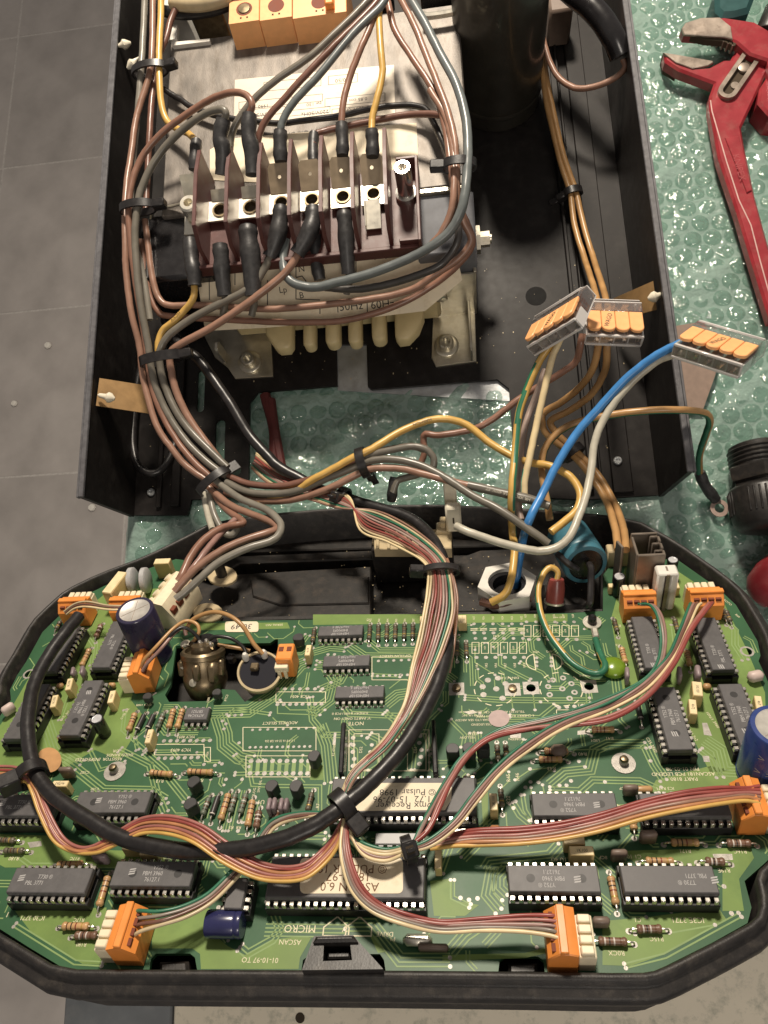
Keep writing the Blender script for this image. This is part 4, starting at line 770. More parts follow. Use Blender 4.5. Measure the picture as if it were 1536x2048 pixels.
dmx,DL=chip('forty pin black chip with a cream label reading Dmx Receiver, under the thick cable',(662,1637),(949,1637),20,15.24,1,'u',None,0,0)
chip('slanted black chip printed PBM 3960 beside the small silver topped capacitor',(211.5,1369),(166.9,1471.4),11,10.16,1,'l',PB,1,1,1)
chip('black chip printed PBL 3771 left of the big navy capacitor',(266,1250),(227.1,1335.6),11,10.16,1,'l',PL,1,0,0)
chip('black chip running under the thick black cable at the upper left, below an orange plug',(164.6,1256.9),(119.8,1344),11,10.16,1,'l',None,0,0)
chip('black chip printed 76127.1 half covered by the thick black cable at the left edge',(103,1377),(58,1478),11,10.16,1,'l',[('PBM 3960',0),('76127.1',0)],1,1,0)
chip('black chip printed PBL 3771 under the green wires at the upper right',(1255,1240),(1286.4,1341.9),11,10.16,1,'r',PL,0,0,1,shift=-5)
chip('black chip printed PBL 3771 under the red wires, uppermost on the right edge',(1383.8,1244),(1415.5,1343.8),11,10.16,1,'r',PL,0,0,1,shift=-5)
chip('black chip printed PBM 3960 with two cream capacitors on its right',(1298.4,1383.4),(1329.1,1502.7),11,10.16,1,'r',PB,0,1,1)
chip('black chip printed PBM 3960 beside the blue capacitor at the right edge',(1430.8,1378),(1472.4,1496.1),11,10.16,1,'r',PB,0,1,1)
HF=[('HEF4051BP',0),('B40900PS',0),('Hnn9748 4',0)]
for p,q in(((639.3,1280.2),(721.4,1279)),((650.9,1342),(733.3,1340.8)),((675.7,1405.1),(761.5,1404.6))): chip(None,p,q,8,7.62,0,'u',HF,1,0,0)
chip(None,(373,1449),(408.1,1448.2),4,7.62,0,'u',[('AT93C46',0),('SB7521',0)],1,0)
chip('small eight pin chip in a socket above the lying navy capacitor',(502,1768),(493,1815),4,7.62,1,'l',None,0,0)
pads.build('solder_pads',['pad'],bd,Bm,kind='stuff')
# paper labels stuck on the two big chips
def stk(label,mt,poly,hh,lines,name='sticker',par=None,pm='print',A=BW4):
    P=b2(poly,hh); m=MB(); m.prism(P,hh-.05,hh+.06); o=m.build(name,[mt],None,A,label=label,cat='sticker')
    if lines:
        m=MB()
        for (s_,px,py,sz) in lines: c=B(px,py,hh); m.text(s_,(c.x,c.y),sz,math.pi,hh+.09)
        m.build('lettering',[pm],o,A)
    return o
def rpx(x0_,y0_,x1_,y1_,r=10): return rrect(((x0_+x1_)/2,(y0_+y1_)/2),x1_-x0_,y1_-y0_,r)
stk('cream paper label reading ASCAN 6.0 on the large chip','label_cream',rpx(600,1716,806,1787,10),8.55,[('ASCAN 6.0',699,1773,3.9),('18-12-97',697,1753,3.9),('© PULSAR 1998',692,1737,3.9)],pm='print_brown')
stk('cream paper label reading Dmx Receiver on the chip under the thick cable','label_cream',[(720,1566),(895,1566),(904,1575),(902,1600),(890,1620),(705,1622)],8.55,[('Dmx Receiver',810,1611,3.4),('V1.72  15-07-96',810,1598,3.4),('© Pulsar 1998',815,1584,3.4)])
stk('cream sticker with the handwritten number 3049 on the serial number strip','label_cream',rpx(450,1243,517,1264,5),.2,[('30 49',483,1253,4.4)])
stk('round pinkish sticker on the board below the empty round socket outlines','sticker_pink',[(998+21*math.cos(R(a)),1437+17*math.sin(R(a))) for a in range(0,360,15)],.2,None)
stk('round orange brown sticker stuck beside the cable tie on the left of the board','sticker_orange',[(98+25*math.cos(R(a)),1520+25*math.sin(R(a))) for a in range(0,360,15)],2.5,None)
# ---------- small parts
def bpart(m,name,mats,label=None,angle=38): return m.build(name,mats,bd,Bm,angle=angle,label=label)
RT_={'t':('res_tan',['band_b','band_k','band_r','band_g']),'T':('res_tan',['band_r','band_r','band_b','band_g']),'d':('res_grey',['band_k','band_b','band_k','band_g']),'g':('res_green',['band_b','band_w','band_b','band_k']),'b':('res_brown',['band_w','band_k','band_w','band_b']),'D':('res_dark',['band_w']*4)}
def res(p1,p2,ty,r=1.15):
    a=B(*p1,1.6);b=B(*p2,1.6); body,bands=RT_[ty]; L=(b-a).length; X=axis(a,b); m=MB(); mats=[body,'pin']+bands; pr=[(.35,0,0),(r*.8,.15,0),(r*1.06,.6,0),(r*1.06,1.1,0),(r*.9,1.5,0)]
    if ty=='D': pr=[(.3,0,0),(r,.2,0),(r,L-.9,2),(r,L-.5,0)]
    else:
        for k in range(4): z=1.7+(L-3.6)*(k/3.6 if k<3 else .93); pr+=[(r*.9,z,2+k),(r*.9,z+.42,0)]
        pr+=[(r*.9,L-1.5,0),(r*1.06,L-1.1,0),(r*1.06,L-.6,0),(r*.8,L-.15,0)]
    pr+=[(.35,L,0)]; m.lathe(pr,12,X); d=(b-a).normalized()
    for e,s in((a,-1),(b,1)): m.tube(smooth([e,e+d*s*1.1,e+d*s*1.9+V((0,0,-.5)),e+d*s*2.1+V((0,0,-1.6))],3),.3,6,1); 
    o=bpart(m,'resistor' if ty!='D' else 'diode',mats)
    for e,s in((a,-1),(b,1)): PADS2.disc(e+d*s*2.1,.95,.085,10)
PADS2=MB()
for l in '300 1545 345 1549 t;375 1543 426 1545 t;418 1596 405 1630 g;436 1593 423 1632 D;457 1588 441 1640 t;471 1588 460 1625 g;492 1588 480 1627 g;505 1601 495 1653 t;518 1622 512 1656 b;624 1586 615 1622 d;270 1427 257 1461 t;288 1430 273 1461 D;307 1430 294 1458 D;327 1427 315 1456 g;347 1419 337 1456 t;365 1419 354 1456 t;740 1250 738 1279 d;757 1250 756 1279 d;774 1250 773 1278 d;791 1250 790 1278 d;809 1249 808 1277 d;826 1249 825 1276 d;914 1285 914 1311 d;932 1285 933 1311 d;629 1258 625 1284 d;1088 1502 1137 1503 T;1077 1519 1125 1519 T;1183 1459 1229 1459 T;994 1490 996 1520 d;1011 1490 1013 1514 d;1001 1578 1004 1614 d;1275 1407 1282 1440 D;1243 1296 1251 1326 t;1228 1239 1235 1263 d;1349 1238 1356 1262 d;1373 1302 1380 1331 t;1442 1218 1451 1238 d;1452 1222 1461 1243 d;1342 1685 1398 1685 t;1453 1686 1502 1687 b;1291 1722 1348 1723 t;1410 1722 1450 1724 b;1221 1753 1232 1809 t;1273 1858 1324 1858 b;1196 1882 1255 1884 b;125 1852 178 1853 t;150 1871 195 1871 b;8 1701 48 1701 d;216 1753 198 1812 t;115 1729 166 1728 t;-5 1680 30 1681 d;20 1570 55 1571 d;121 1243 112 1258 d;202 1250 192 1274 b;179 1299 163 1332 t;1266 1642 1268 1660 t;555 1607 551 1640 b'.split(';'):
    v=l.split(); res((float(v[0]),float(v[1])),(float(v[2]),float(v[3])),v[4],1.05 if v[4] in 'gdD' else 1.25)
PADS2.build('joint_pads',['pad'],bd,Bm,kind='stuff')
# film capacitors: top centre px, size along board x, y, height, turn
def filmcap(px,py,dx,dy,h,ang=0,tx=None,tr=0):
    c=B(px,py,h); X=Matrix.Translation((c.x,c.y,0))@Matrix.Rotation(R(ang),4,'Z'); m=MB(); m.box((0,0,h/2),(dx,dy,h),X,ch=.25); m.box((0,0,h+.01),(dx-.5,dy-.5,.06),X,mi=1)
    o=bpart(m,'film_capacitor',['film_cap','film_top'])
    if tx: q=MB(); q.text(tx,(0,0),1.5,R(tr),h+.06,X,sx=.9); q.build('marking',['print'],o,Bm)
for a in((138,1368,2.6,6.5,6,12,'.1K100',90),(108,1402,2.6,6.5,6,12,'.1K100',90),(223,1393,2.6,6.5,6,8,'100n',90),(298,1472,2.4,6.5,6,4,'4.7n',90),(1395,1377,3.6,6.8,7,-10,'.1K100',-90),(1386,1413,2.8,6.8,6,-10,'4n7J',-90),(1518,1406,2.6,6.8,6,-10,'4n7',-90),(845,1240,2.5,5,5,0,'0.1',90),(921,1238,2.3,5,5,0,'0.1',90),(928,1238,2.2,5,5,0,'0.1',90),(616,1300,2.4,6,6,0,'4n7K',90),(1163,1701,7.6,3.2,6.5,0,'.1K100',0),(1148,1680,6.8,3,5.5,0,None,0),(987,1603,2.7,6.4,6,0,'.1K100',90),(120,1567,6.2,2.6,6,0,'4n7J63',180),(297,1703,6.2,2.6,6,0,'4n7K63',180),(262,1692,6.2,2.6,5,0,None,0),(1232,1170,6.6,2.6,4.5,0,'47n',0),(1352,1168,2.4,5,5,0,None,0),(876,1710,2.2,9,5,0,None,0)): filmcap(*a)
c=B(229,1164,13); m=MB(); X=Matrix.Translation((c.x,c.y,0))@Matrix.Rotation(R(-12),4,'Z'); m.box((0,0,6.5),(5.2,15,13),X,ch=.4); m.box((0,0,13.02),(4.6,14.4,.06),X,mi=1); bpart(m,'film_capacitor',['film_cap','film_top'],'large cream box capacitor at the upper left')
for px in(262,288):
    c=B(px,1136,12); m=MB(); m.lathe([(5.6,-1.6),(6.4,-1),(6.4,1),(5.6,1.6)],24,Matrix.Translation((c.x,c.y-3,6.6))@Matrix.Rotation(R(97),4,'Z')@Matrix.Rotation(R(90),4,'X')); bpart(m,'varistor',['mov'])
def blade(px,py,dx,dy,h,mt,ang=0):
    c=B(px,py,h); X=Matrix.Translation((c.x,c.y,0))@Matrix.Rotation(R(ang),4,'Z'); m=MB(); m.box((0,0,h*.58),(dx,dy,h*.84),X,ch=min(dx,dy)*.3); [m.rod(X@V((s*dx*.3 if dx>dy else 0,0 if dx>dy else s*dy*.3,0)),X@V((s*dx*.3 if dx>dy else 0,0 if dx>dy else s*dy*.3,h*.3)),.28,6,mi=1) for s in(-1,1)]
    bpart(m,'ceramic_capacitor',[mt,'pin'],angle=60)
for a in((1255,1342,1.6,5,7,'ceramic',-8),(1360,1341,1.6,5,7,'ceramic',-8),(1397,1339,2,5.6,8,'ceramic',-8),(1298,1664,5.4,2.4,7,'ceramic_brown'),(1239,1702,5,2.2,6.5,'ceramic_brown'),(1203,1838,5,2.2,5,'ceramic_brown'),(197,1709,5.4,1.9,6.5,'ceramic'),(129,1536,5.4,2,7,'ceramic_brown'),(180,1696,5,1.8,5,'ceramic'),(537,1606,1.5,4.6,6.5,'ceramic'),(547,1605,1.5,4.6,6.5,'ceramic'),(561,1606,1.5,4.6,6.5,'ceramic'),(571,1606,1.5,4.6,6.5,'ceramic'),(12,1411,5.2,3,6,'ceramic_pink',50),(1513,1345,6,4,5,'ceramic_pink',15),(144,1340,1.5,4.4,5.5,'ceramic',14),(163,1338,1.5,4.6,6.5,'ceramic',14),(118,1368,3,2.6,3,'res_tan'),(222,1367,3.2,2.2,3,'res_tan'),(1415,1369,3,2.6,3,'res_tan'),(1285,1575,7,2.4,2.4,'res_tan'),(1262,1572,5,2.2,6,'ceramic_brown'),(990,1654,3.4,2.2,3,'orange_w'),(866,1892,9,2,3,'ceramic_brown'),(1118,1495,6,5,4,'ceramic_brown')): blade(*a)
def to92(px,py,h=7.4,ang=-90,r=2.4):
    c=B(px,py,h); X=Matrix.Translation((c.x,c.y,0))@Matrix.Rotation(R(ang),4,'Z'); P=[(r*math.cos(R(a)),r*math.sin(R(a))) for a in range(-135,136,15)]; m=MB(); m.prism(P,2.2,h,X,ch=.2)
    for d in(-1.27,0,1.27): m.rod(X@V((0,d,0)),X@V((0,d,2.4)),.3,6,mi=1)
    bpart(m,'transistor',['transistor','pin'])
for a in((628,1511,7.4,160),(387,1563,7.4,140),(380,1607,7.4,130),(543,1571,7.4,150),(592,1571,7.4,160),(294,1392,5,90,1.9),(433,1384,5,90,1.9),(905,1497,7.4,90),(966,1492,7.4,90),(938,1495,7.4,90),(596,1274,6,90)): to92(*a)
for (a,b,h) in(((687,1443),(681,1546),8),((866,1438),(871,1546),9)):
    p=B(*a,h);q=B(*b,h); m=MB(); X=axis(V((p.x,p.y,0)),V((q.x,q.y,0)),(0,0,1)); L=(V((q.x,q.y,0))-V((p.x,p.y,0))).length; m.box((h/2+.5,0,L/2),(h-1,1.9,L),X,ch=.5); bpart(m,'resistor_network',['gloss_black'])
def ecap(px,py,h,r,mt,top='can_top',label=None,band=1,X=None):
    c=B(px,py,h); X=X or Matrix.Translation((c.x,c.y,0)); m=MB(); m.lathe([(r*.94,0,0),(r,.5,0),(r,1.6,0),(r*.95,2.1,0),(r,2.6,0),(r,h-.6,0),(r*.96,h-.1,0),(r*.80,h,1),(r*.76,h-.25,1)],40,X); o=bpart(m,'electrolytic_capacitor',[mt,top],label)
    if r>5:
        m=MB(); [m.box((0,0,h-.2),(r*1.45,.18,.12),X@Matrix.Rotation(R(a),4,'Z')) for a in(35,95)]; m.build('vent_score',['steel_worn'],o,Bm)
        m=MB(); [m.box((math.cos(R(a))*(r+.02),math.sin(R(a))*(r+.02),h*.55+6*k),(.12,2.2,2.4),X@Matrix.Rotation(0,4,'Z')) for k in(-1,0,1) for a in(-70,)]
    return o
ecap(269,1220,29,8.1,'can_navy',label='large navy electrolytic capacitor beside the cream terminal block')
ecap(193,1437,10.5,2.5,'gloss_black','silver_top'); ecap(1239,1152,11,2.6,'gloss_black','silver_top'); ecap(1346,1119,11,2.4,'gloss_black','silver_top')
o=ecap(1557,1452,27,8.6,'can_blue',label='blue electrolytic capacitor at the right edge of the board')
c=B(1557,1452,27); m=MB(); [m.text('>',(0,0),4,0,0,Matrix.Translation((c.x-8.65*math.cos(R(t)),c.y-8.65*math.sin(R(t)),z))@Matrix.Rotation(R(t),4,'Z')@Matrix(((0,0,1,0),(-1,0,0,0),(0,-1,0,0),(0,0,0,1)))@Matrix.Rotation(0,4,'Z')) for t in(48,72) for z in(5,12,19)]; m.build('marking',['grey_print'],o,Bm)
c=B(445,1848,4.2); ecap(0,0,11.4,4.1,'can_indigo','gloss_black',label='small navy electrolytic capacitor lying on its side',X=axis(V((c.x+6.5,c.y,4.2)),V((c.x-5,c.y,4.2)),(0,0,1)))
a=B(1172,1130,13); b=B(1130,1062,8); a2=V(a); d=(V(b)-V(a)).normalized(); X=axis(a,a+d*26)
m=MB(); m.lathe([(7.4,.9,1),(7.6,0,0),(9.4,.2,0),(10,1.2,0),(10,4,0),(9.5,4.8,0),(10,5.6,0),(10,26,0),(9,27,0)],40,X,cap0=True); o=bpart(m,'axial_capacitor',['can_teal','gloss_black'],'large teal capacitor lying above the board with a black end')
m=MB(); e=B(1178,1128,14); m.tube(smooth([e,e+V((.4,-3,0)),B(1182,1165,10),B(1180,1205,6),B(1172,1213,1)]),1.5,9); m.build('lead',['sheath_black'],o,Bm); m=MB(); m.tube(smooth([B(1115,1108,16),B(1140,1130,16),B(1156,1140,14)]),1.5,9); m.build('lead',['sheath_black'],o,Bm)
m=MB()
for s in range(3): m.text('- - -',(0,0),3,0,0,X@Matrix.Rotation(R(140+30*s),4,'Z')@Matrix.Translation((10.05,0,14))@Matrix(((0,0,1,0),(0,1,0,0),(-1,0,0,0),(0,0,0,1)))@Matrix.Rotation(R(90),4,'Z'))
m.build('marking',['print'],o,Bm)
# heat sink: U section with curled fins
c=B(1306,1107,25); X=Matrix.Translation((c.x-1,c.y-1,0)); m=MB(); m.box((0,0,13),(11,1.4,25),X,ch=.3); m.box((-5.4,6,13),(1.2,12,25),X,ch=.3); m.box((-8,11,13),(1.2,5,25),X@Matrix.Rotation(R(20),4,'Z'),ch=.3)
for k in range(3): m.box((5.4,1+4.6*k,13),(1.2,3.4,25),X,ch=.4); m.box((3.6,2.6+4.6*k,13),(3.6,1,25),X,ch=.4)
m.box((0,14,13),(11,1.2,25),X,ch=.3); bpart(m,'heat_sink',['heatsink'],'grey brown extruded heat sink with curled fins')
c=B(1334,1139,21); m=MB(); X=Matrix.Translation((c.x,c.y,0)); m.box((-2.7,0,10.5),(3.4,6.5,21),X,ch=.8); m.box((2.7,0,10.5),(3.4,6.5,21),X,ch=.8); m.box((0,1.2,10.2),(3.4,4,20.4),X,ch=.3); m.box((0,0,20.4),(8.4,6.3,1.4),X,ch=.6); o=bpart(m,'upright_socket',['white_plastic'],'tall white upright socket beside the heat sink')
m=MB(); m.box((0,-2.2,10.5),(1.4,2.4,20.6),X); m.build('groove',['steel_worn'],o,Bm); m=MB(); m.box((0,.4,21.15),(.8,2.6,.2),X); m.build('slot',['steel_worn'],o,Bm)
# cream four way terminal block with the power wires
c=B(330,1190,14); X=Matrix.Translation((c.x+1,c.y+3,0))@Matrix.Rotation(R(-14),4,'Z'); m=MB()
m.prism([(-7,0),(8,0),(8,7),(3.2,15.5),(-1.5,16.2),(-7,12)],-11,11,X@Matrix(((1,0,0,0),(0,0,1,0),(0,1,0,0),(0,0,0,1))),ch=.4); o=bpart(m,'terminal_block',['cream_header'],'cream four way screw terminal block')
m=MB(); [m.lathe([(2.1,0),(2.0,1.8),(1.2,2)],12,X@Matrix.Translation((-4.4,-8.2+5.3*k,13.2))@Matrix.Rotation(R(-38),4,'Y')) for k in range(4)]; m.build('screw_caps',['cream_header'],o,Bm)
m=MB(); [m.box((6.0,-8+5.3*k,10.4),(2.6,3.4,3),X@Matrix.Rotation(0,4,'Z'),ch=.2) for k in range(4)]; m.build('wire_holes',['hole_red'],o,Bm)
TBX=X
filmcap(324,1122,8,4,10)
# round metal audio sockets seen from behind through the cut-out
c=B(398,1330,10); m=MB(); X=Matrix.Translation(c+V((.5,-3.5,-15)))@Matrix.Rotation(R(-30),4,'X'); m.lathe([(7,0),(8.6,4),(9.2,6),(9.2,9),(8.9,9.4),(8.9,17),(9.3,17.4),(9.3,19.4),(8.4,20.2),(7.4,20.2),(7,18.6),(5,18.6),(4.6,22),(2,22.4)],36,X)
for k in range(3): m.box((9.0*math.cos(R(200+70*k)),9.0*math.sin(R(200+70*k)),13),(3.2,3.2,7),X@Matrix.Rotation(0,4,'Z'),ch=.8)
m.box((6,-6,12),(5,6,9),X,ch=1.5); m.box((-5,5,20),(5,4,5),X,ch=.8); o=bpart(m,'metal_socket',['brass_dark'],'dark bronze round metal socket in the board cut-out')
m=MB(); p=B(372,1319,10); m.lathe([(2.4,0),(2.2,1.2),(.4,1.5)],14,axis(p+V((0,-2,-1)),p+V((0,-2.7,.3)))); p=B(388,1366,6); m.lathe([(2,0),(1.6,1.6),(.3,2)],12,axis(p,p+V((0,-.6,.8)))); p=B(372,1290,10); m.lathe([(2.4,0),(2.2,1),(1,1.2)],12,axis(p,p+V((0,0,1)))); m.build('screw',['zinc'],o,Bm)
m=MB(); p=B(415,1300,8); m.lathe([(5.5,0),(5.5,4),(5,5),(.2,5.2)],24,Matrix.Translation(p)); m.build('insert',['gloss_black'],o,Bm); m=MB(); [m.lathe([(1.1,0),(1.3,2),(.6,3.4)],8,Matrix.Translation(B(px,py,13))) for px,py in((403,1293),(416,1290),(424,1296))]; m.build('solder_tag',['pin'],o,Bm)
c=B(512,1328,7); m=MB(); X=Matrix.Translation(c+V((0,0,-15)))@Matrix.Rotation(R(14),4,'X')@Matrix.Rotation(R(8),4,'Y'); m.lathe([(5,-4,0),(7,4,0),(8.2,12,0),(9.2,14,0),(9.2,15.6,0),(8.3,15.9,0),(8.1,15,1),(.2,15,1)],40,X,0,True,True); o=bpart(m,'metal_socket',['oldcream','socket_face'],'round metal socket with a dark face and two soldered tags')
m=MB(); [m.lathe([(1.3,0),(1.5,2.6),(.8,4)],10,Matrix.Translation(B(px,py,8))) for px,py in((493,1320),(530,1314))]; m.build('solder_tag',['white_plastic'],o,Bm); m=MB(); m.box(B(510,1336,8)+V((0,0,.6)),(3.4,3.4,2.2),ch=.4); m.build('latch',['brass_dark'],o,Bm)
m=MB(); m.lathe([(2,0),(2,3)],6,Matrix.Translation(B(464,1322,4))); bpart(m,'hex_nut',['gloss_black'])
# relay box, white hexagonal gland nut, red fuse sleeve, white hinged clip
m=MB(); q=b2([(742,1100),(744,1072),(900,1060),(905,1096)],3); qq=[V((*p,3)) for p in q]; x0_,x1_=qq[0].x,qq[3].x; y1_=qq[1].y; m.box(((x0_+x1_)/2,qq[0].y+4,-8),(x1_-x0_,9,23),ch=.6); o=bslab_=m.build('inlet_housing',['plastic_black'],tray,Bm)
m=MB(); yy=qq[0].y+6
m.box(((x0_+x1_)/2,yy+1,4.4),(x1_-x0_-1,8,2.2),ch=.3); [m.box((x0_+2.5+5.3*k,yy-1.6,6.5),(1,5,6),ch=.2) for k in range(4)]; m.box((x1_-4,yy,8),(7,8,6),ch=.6); m.box((x1_-4,yy+1,12),(3,5,5),ch=.4); m.prism(b2([(748,1098),(838,1098),(838,1080),(748,1076)],8),3,8,ch=.3); [m.prism(b2([(752+x,1096),(758+x,1096),(758+x,1078),(752+x,1078)],10),8,10,ch=.2) for x in(0,22,44,66)]; m.prism(b2([(868,1096),(903,1096),(903,1056),(868,1060)],9),3,9,ch=.4); m.build('terminal_cover',['oldcream'],o,Bm)
m=MB()
for k in range(260):
    p=B(random.uniform(395,1190),random.uniform(1062,1236),0); s_=random.choice((.25,.3,.4,.6)); m.box((p.x,p.y,-8.6 if 0 else random.choice((-8.7,-13.7,-11.7))),(s_,s_*random.uniform(.6,1.4),.3),Matrix.Rotation(0,4,'Z'))
m.build('dust_specks',['oldcream'],tray,Bm,kind='stuff')
c=BWp(908,1048,18); t=thing('white_clip','translucent white plastic plug standing on the black inlet housing','plug',Matrix.Translation(c)); X=BW4@Matrix.Translation(B(908,1048,14)); m=MB(); m.box((0,-1,5),(7.4,5.4,15),ch=1); m.build('body',['nylon'],t,X); m=MB(); m.box((-1,6,11),(6,2.4,24),ch=.8); m.build('tongue',['nylon'],t,X); m=MB(); m.box((0,-3.75,5),(.8,.2,3.4)); m.build('slot',['hole_dark'],t,X)
c=B(1014,1166,4); m=MB(); X=Matrix.Translation(c); hexo=[(13.6*math.cos(R(a+12)),13.6*math.sin(R(a+12))) for a in range(0,360,60)]
m.plate([hexo,[(8.6*math.cos(R(a)),8.6*math.sin(R(a))) for a in range(0,360,15)]],-8,1,X); m.build('gland_nut',['white_plastic'],tray,Bm,label='white hexagonal gland nut around a black hole')
m=MB(); m.lathe([(8.55,-6),(8.55,-1),(6.5,-1),(6.3,-8)],32,X); m.build('gland_core',['gloss_black'],tray,Bm)
m=MB(); p=B(962,1204,0); q=B(1055,1200,0); m.tube(smooth([p,B(990,1210,1),B(1010,1206,2),B(1060,1196,1)]),1.9,8); m.build('brown_lead',['brown3'],tray,Bm)
t=thing('red_connector','red insulated push on connector at the end of the green and yellow wire','connector',Matrix.Translation(BWp(1110,1195,0))); m=MB(); a=B(1109,1205,1); b=B(1112,1168,9); m.lathe([(2.6,0),(4.0,.6),(4.0,7),(3.3,11),(2.4,11.5)],20,axis(a,b)); m.build('sleeve',['red'],t,BW4); m=MB(); m.lathe([(4.7,0),(4.7,.8)],20,axis(a,b)); m.build('flange',['tin'],t,BW4)
bslab('lead_boot',[(1078,1165),(1130,1160),(1180,1200),(1190,1216),(1090,1216)],-14,-3,'plastic_black',ch=2)
# ring terminal on the board
m=MB(); c=B(1184,1246,.3); m.plate([[(c.x+3.9*math.cos(R(a)),c.y+3.9*math.sin(R(a))) for a in range(0,360,18)],[(c.x+1.5*math.cos(R(a)),c.y+1.5*math.sin(R(a))) for a in range(0,360,30)]],.2,1); p=B(1190,1268,1); m.box((p.x,p.y,1.4),(2.8,5.4,2.2),ch=.6); o=bpart(m,'ring_terminal',['tin']); m=MB(); m.lathe([(2,0),(1.8,3),(.8,4)],12,Matrix.Translation(B(1184,1244,1))); m.build('stud',['gloss_black'],o,Bm)
m=MB(); m.lathe([(4.6,0),(5.2,1),(4.8,2.6),(3,3.8),(.3,4.2)],20,Matrix.Translation(B(1226,1340,.3))); bpart(m,'varnish_drop',['drop_green'],angle=80)
for px,py in((230,1543),(1247,1527)):
    c=B(px,py); m=MB(); m.lathe([(4.2,0,0),(4.2,.35,0),(1.6,.4,0),(1.6,2.6,1),(1.2,3.4,1),(.4,3.6,1)],20,Matrix.Translation(c)); bpart(m,'mounting_screw',['pad','brass_dark'])
m=MB(); c=B(798,1678,2); m.box((c.x,c.y,1.2),(16,4,2.4),ch=.3); [m.box((c.x-6+3*k,c.y-2,1),(1.6,1,1.6)) for k in range(5)]; bpart(m,'crystal',['mov'])
m=MB(); c=B(835,1880,1.6); m.lathe([(2.4,0),(2.4,3)],16,Matrix.Translation((c.x,c.y,0)));  m=MB(); m.box((c.x,c.y,1.6),(9,3.6,3),ch=1.5); bpart(m,'crystal',['tin'])
m=MB(); c=B(925,1665,1.6); m.box((c.x,c.y,1.6),(10,3.6,3),ch=1.5); bpart(m,'crystal',['tin'])
m=MB(); m.box(B(1240,1098,8)+V((0,0,-6)),(12,6,14),ch=.6); bpart(m,'wire_header',['oldcream'])
# ---------- orange plugs on cream headers
hm=MB(); hm.box((0,4.6,4.4),(11.8,5,8.8),ch=.3); hme=None
cell=MB(); cell.box((0,0,.9),(2.55,4.2,1.8),ch=.35,top=(.9,.85)); cme=cell.mesh('header_lever',['cream_header']); hme=hm.mesh('pin_header',['cream_header'])
slot=MB(); slot.box((0,.2,1.82),(1,1.4,.12)); sme=slot.mesh('lever_slot',['hole_dark'])
pm=MB()
pm.prism([(-6.6,.6),(2,.6),(2,11.5),(-1,12.6),(-3.4,12.6),(-6.6,9)],-6.7,6.7,Matrix(((0,0,1,0),(1,0,0,0),(0,1,0,0),(0,0,0,1))),ch=.35); pm.box((0,-2.1,13.1),(13.4,2.4,1.4),ch=.3); plm=pm.mesh('housing',['orange'])
wh=MB(); wh.box((0,-4.6,10.9),(2.2,1.6,1.4),Matrix.Identity(4)); whm=wh.mesh('wire_hole',['hole_red'])
def plug(label,px,py,rot,h=10):
    c=B(px,py,h); Lm=Matrix.Translation((c.x,c.y,0))@Matrix.Rotation(R(rot),4,'Z')@Matrix.Translation((0,-4.6,0)); h_=put('pin_header',hme,bd,WM[bd.name].inverted()@BW4@Lm)
    for k in range(4): put('header_lever',cme,h_,Matrix.Translation((-4.3+2.87*k,4.6,8.7)))
    t=thing('wire_plug',label,'plug',BW4@Lm,'orange wire plugs'); put('housing',plm,t,I4)
    for k in range(4): put('wire_hole',whm,t,Matrix.Translation((-4.3+2.87*k,0,0)))
    return Lm
plug('orange plug at the upper right with green and tan wires, beside the tall white socket',1271,1176,0); plug('orange plug at the upper right corner with red and yellow wires',1402,1171,0)
plug('orange plug at the upper left corner where the thick black cable ends',160,1190,0); plug('orange plug partly hidden behind the top of the big navy capacitor',260,1188,0)
plug('orange plug in front of the big navy capacitor with two tan wires',252,1334,94); plug('orange plug at the bottom left with green and tan wires',213,1857,90); plug('orange plug at the bottom right taking the red and cream ribbon wires',1171,1868,-90); plug('orange plug at the right edge beside the blue capacitor, with red and orange wires',1545,1600,-90)
c=B(573,1288,12); Lm=Matrix.Translation((c.x,c.y-4,0)); t=thing('small_plug','small two way orange plug right of the round metal socket','plug',BW4@Lm,'orange wire plugs'); m=MB(); m.box((0,0,6.4),(7,9,11.6),ch=.6); m.build('housing',['orange'],t,BW4@Lm); m=MB(); [m.box((x,1,12.2),(2,2.4,.4)) for x in(-1.7,1.7)]; m.build('wire_holes',['hole_red'],t,BW4@Lm)
m=MB(); m.box((-1.2,-5,8),(5.6,3.4,3),ch=.3); m.box((-2.4,-6.6,5.5),(1.4,1,5),ch=.2); m.box((.2,-6.6,5.5),(1.4,1,5),ch=.2); m.build('pin_header',['cream_header'],bd,BW4@Lm)
# ================= wires
def wire(label,pts,r,mt,sl=(),group=None,k=6,n=10,name='wire',stripe=None,alt=None,twist=0,slm='shrink',cat='wire'):
    P=smooth([pt(p) for p in pts],k); m=MB()
    if r>1.2: P=[p+V((random.uniform(-1,1),random.uniform(-1,1),random.uniform(-1,1)))*.085 for p in P]
    m.tube(P,r,n,stripe=stripe,twist=twist); o=m.build(name,[mt]+([alt] if alt else []),angle=80); tag(o,label,cat,group)
    for s in sl:
        q=smooth([pt(p) for p in s[:-1]],5); m=MB(); rr=s[-1]; m.tube(q,[rr*(1+.07*math.sin(i*.8+1)-.12*(i>len(q)-3 or i<2)) for i in range(len(q))],12); m.build('sleeve',[slm],o,angle=60)
    return o
G1='mains wires of the left harness'; G2='wires joining the terminal block'; r_=1.75
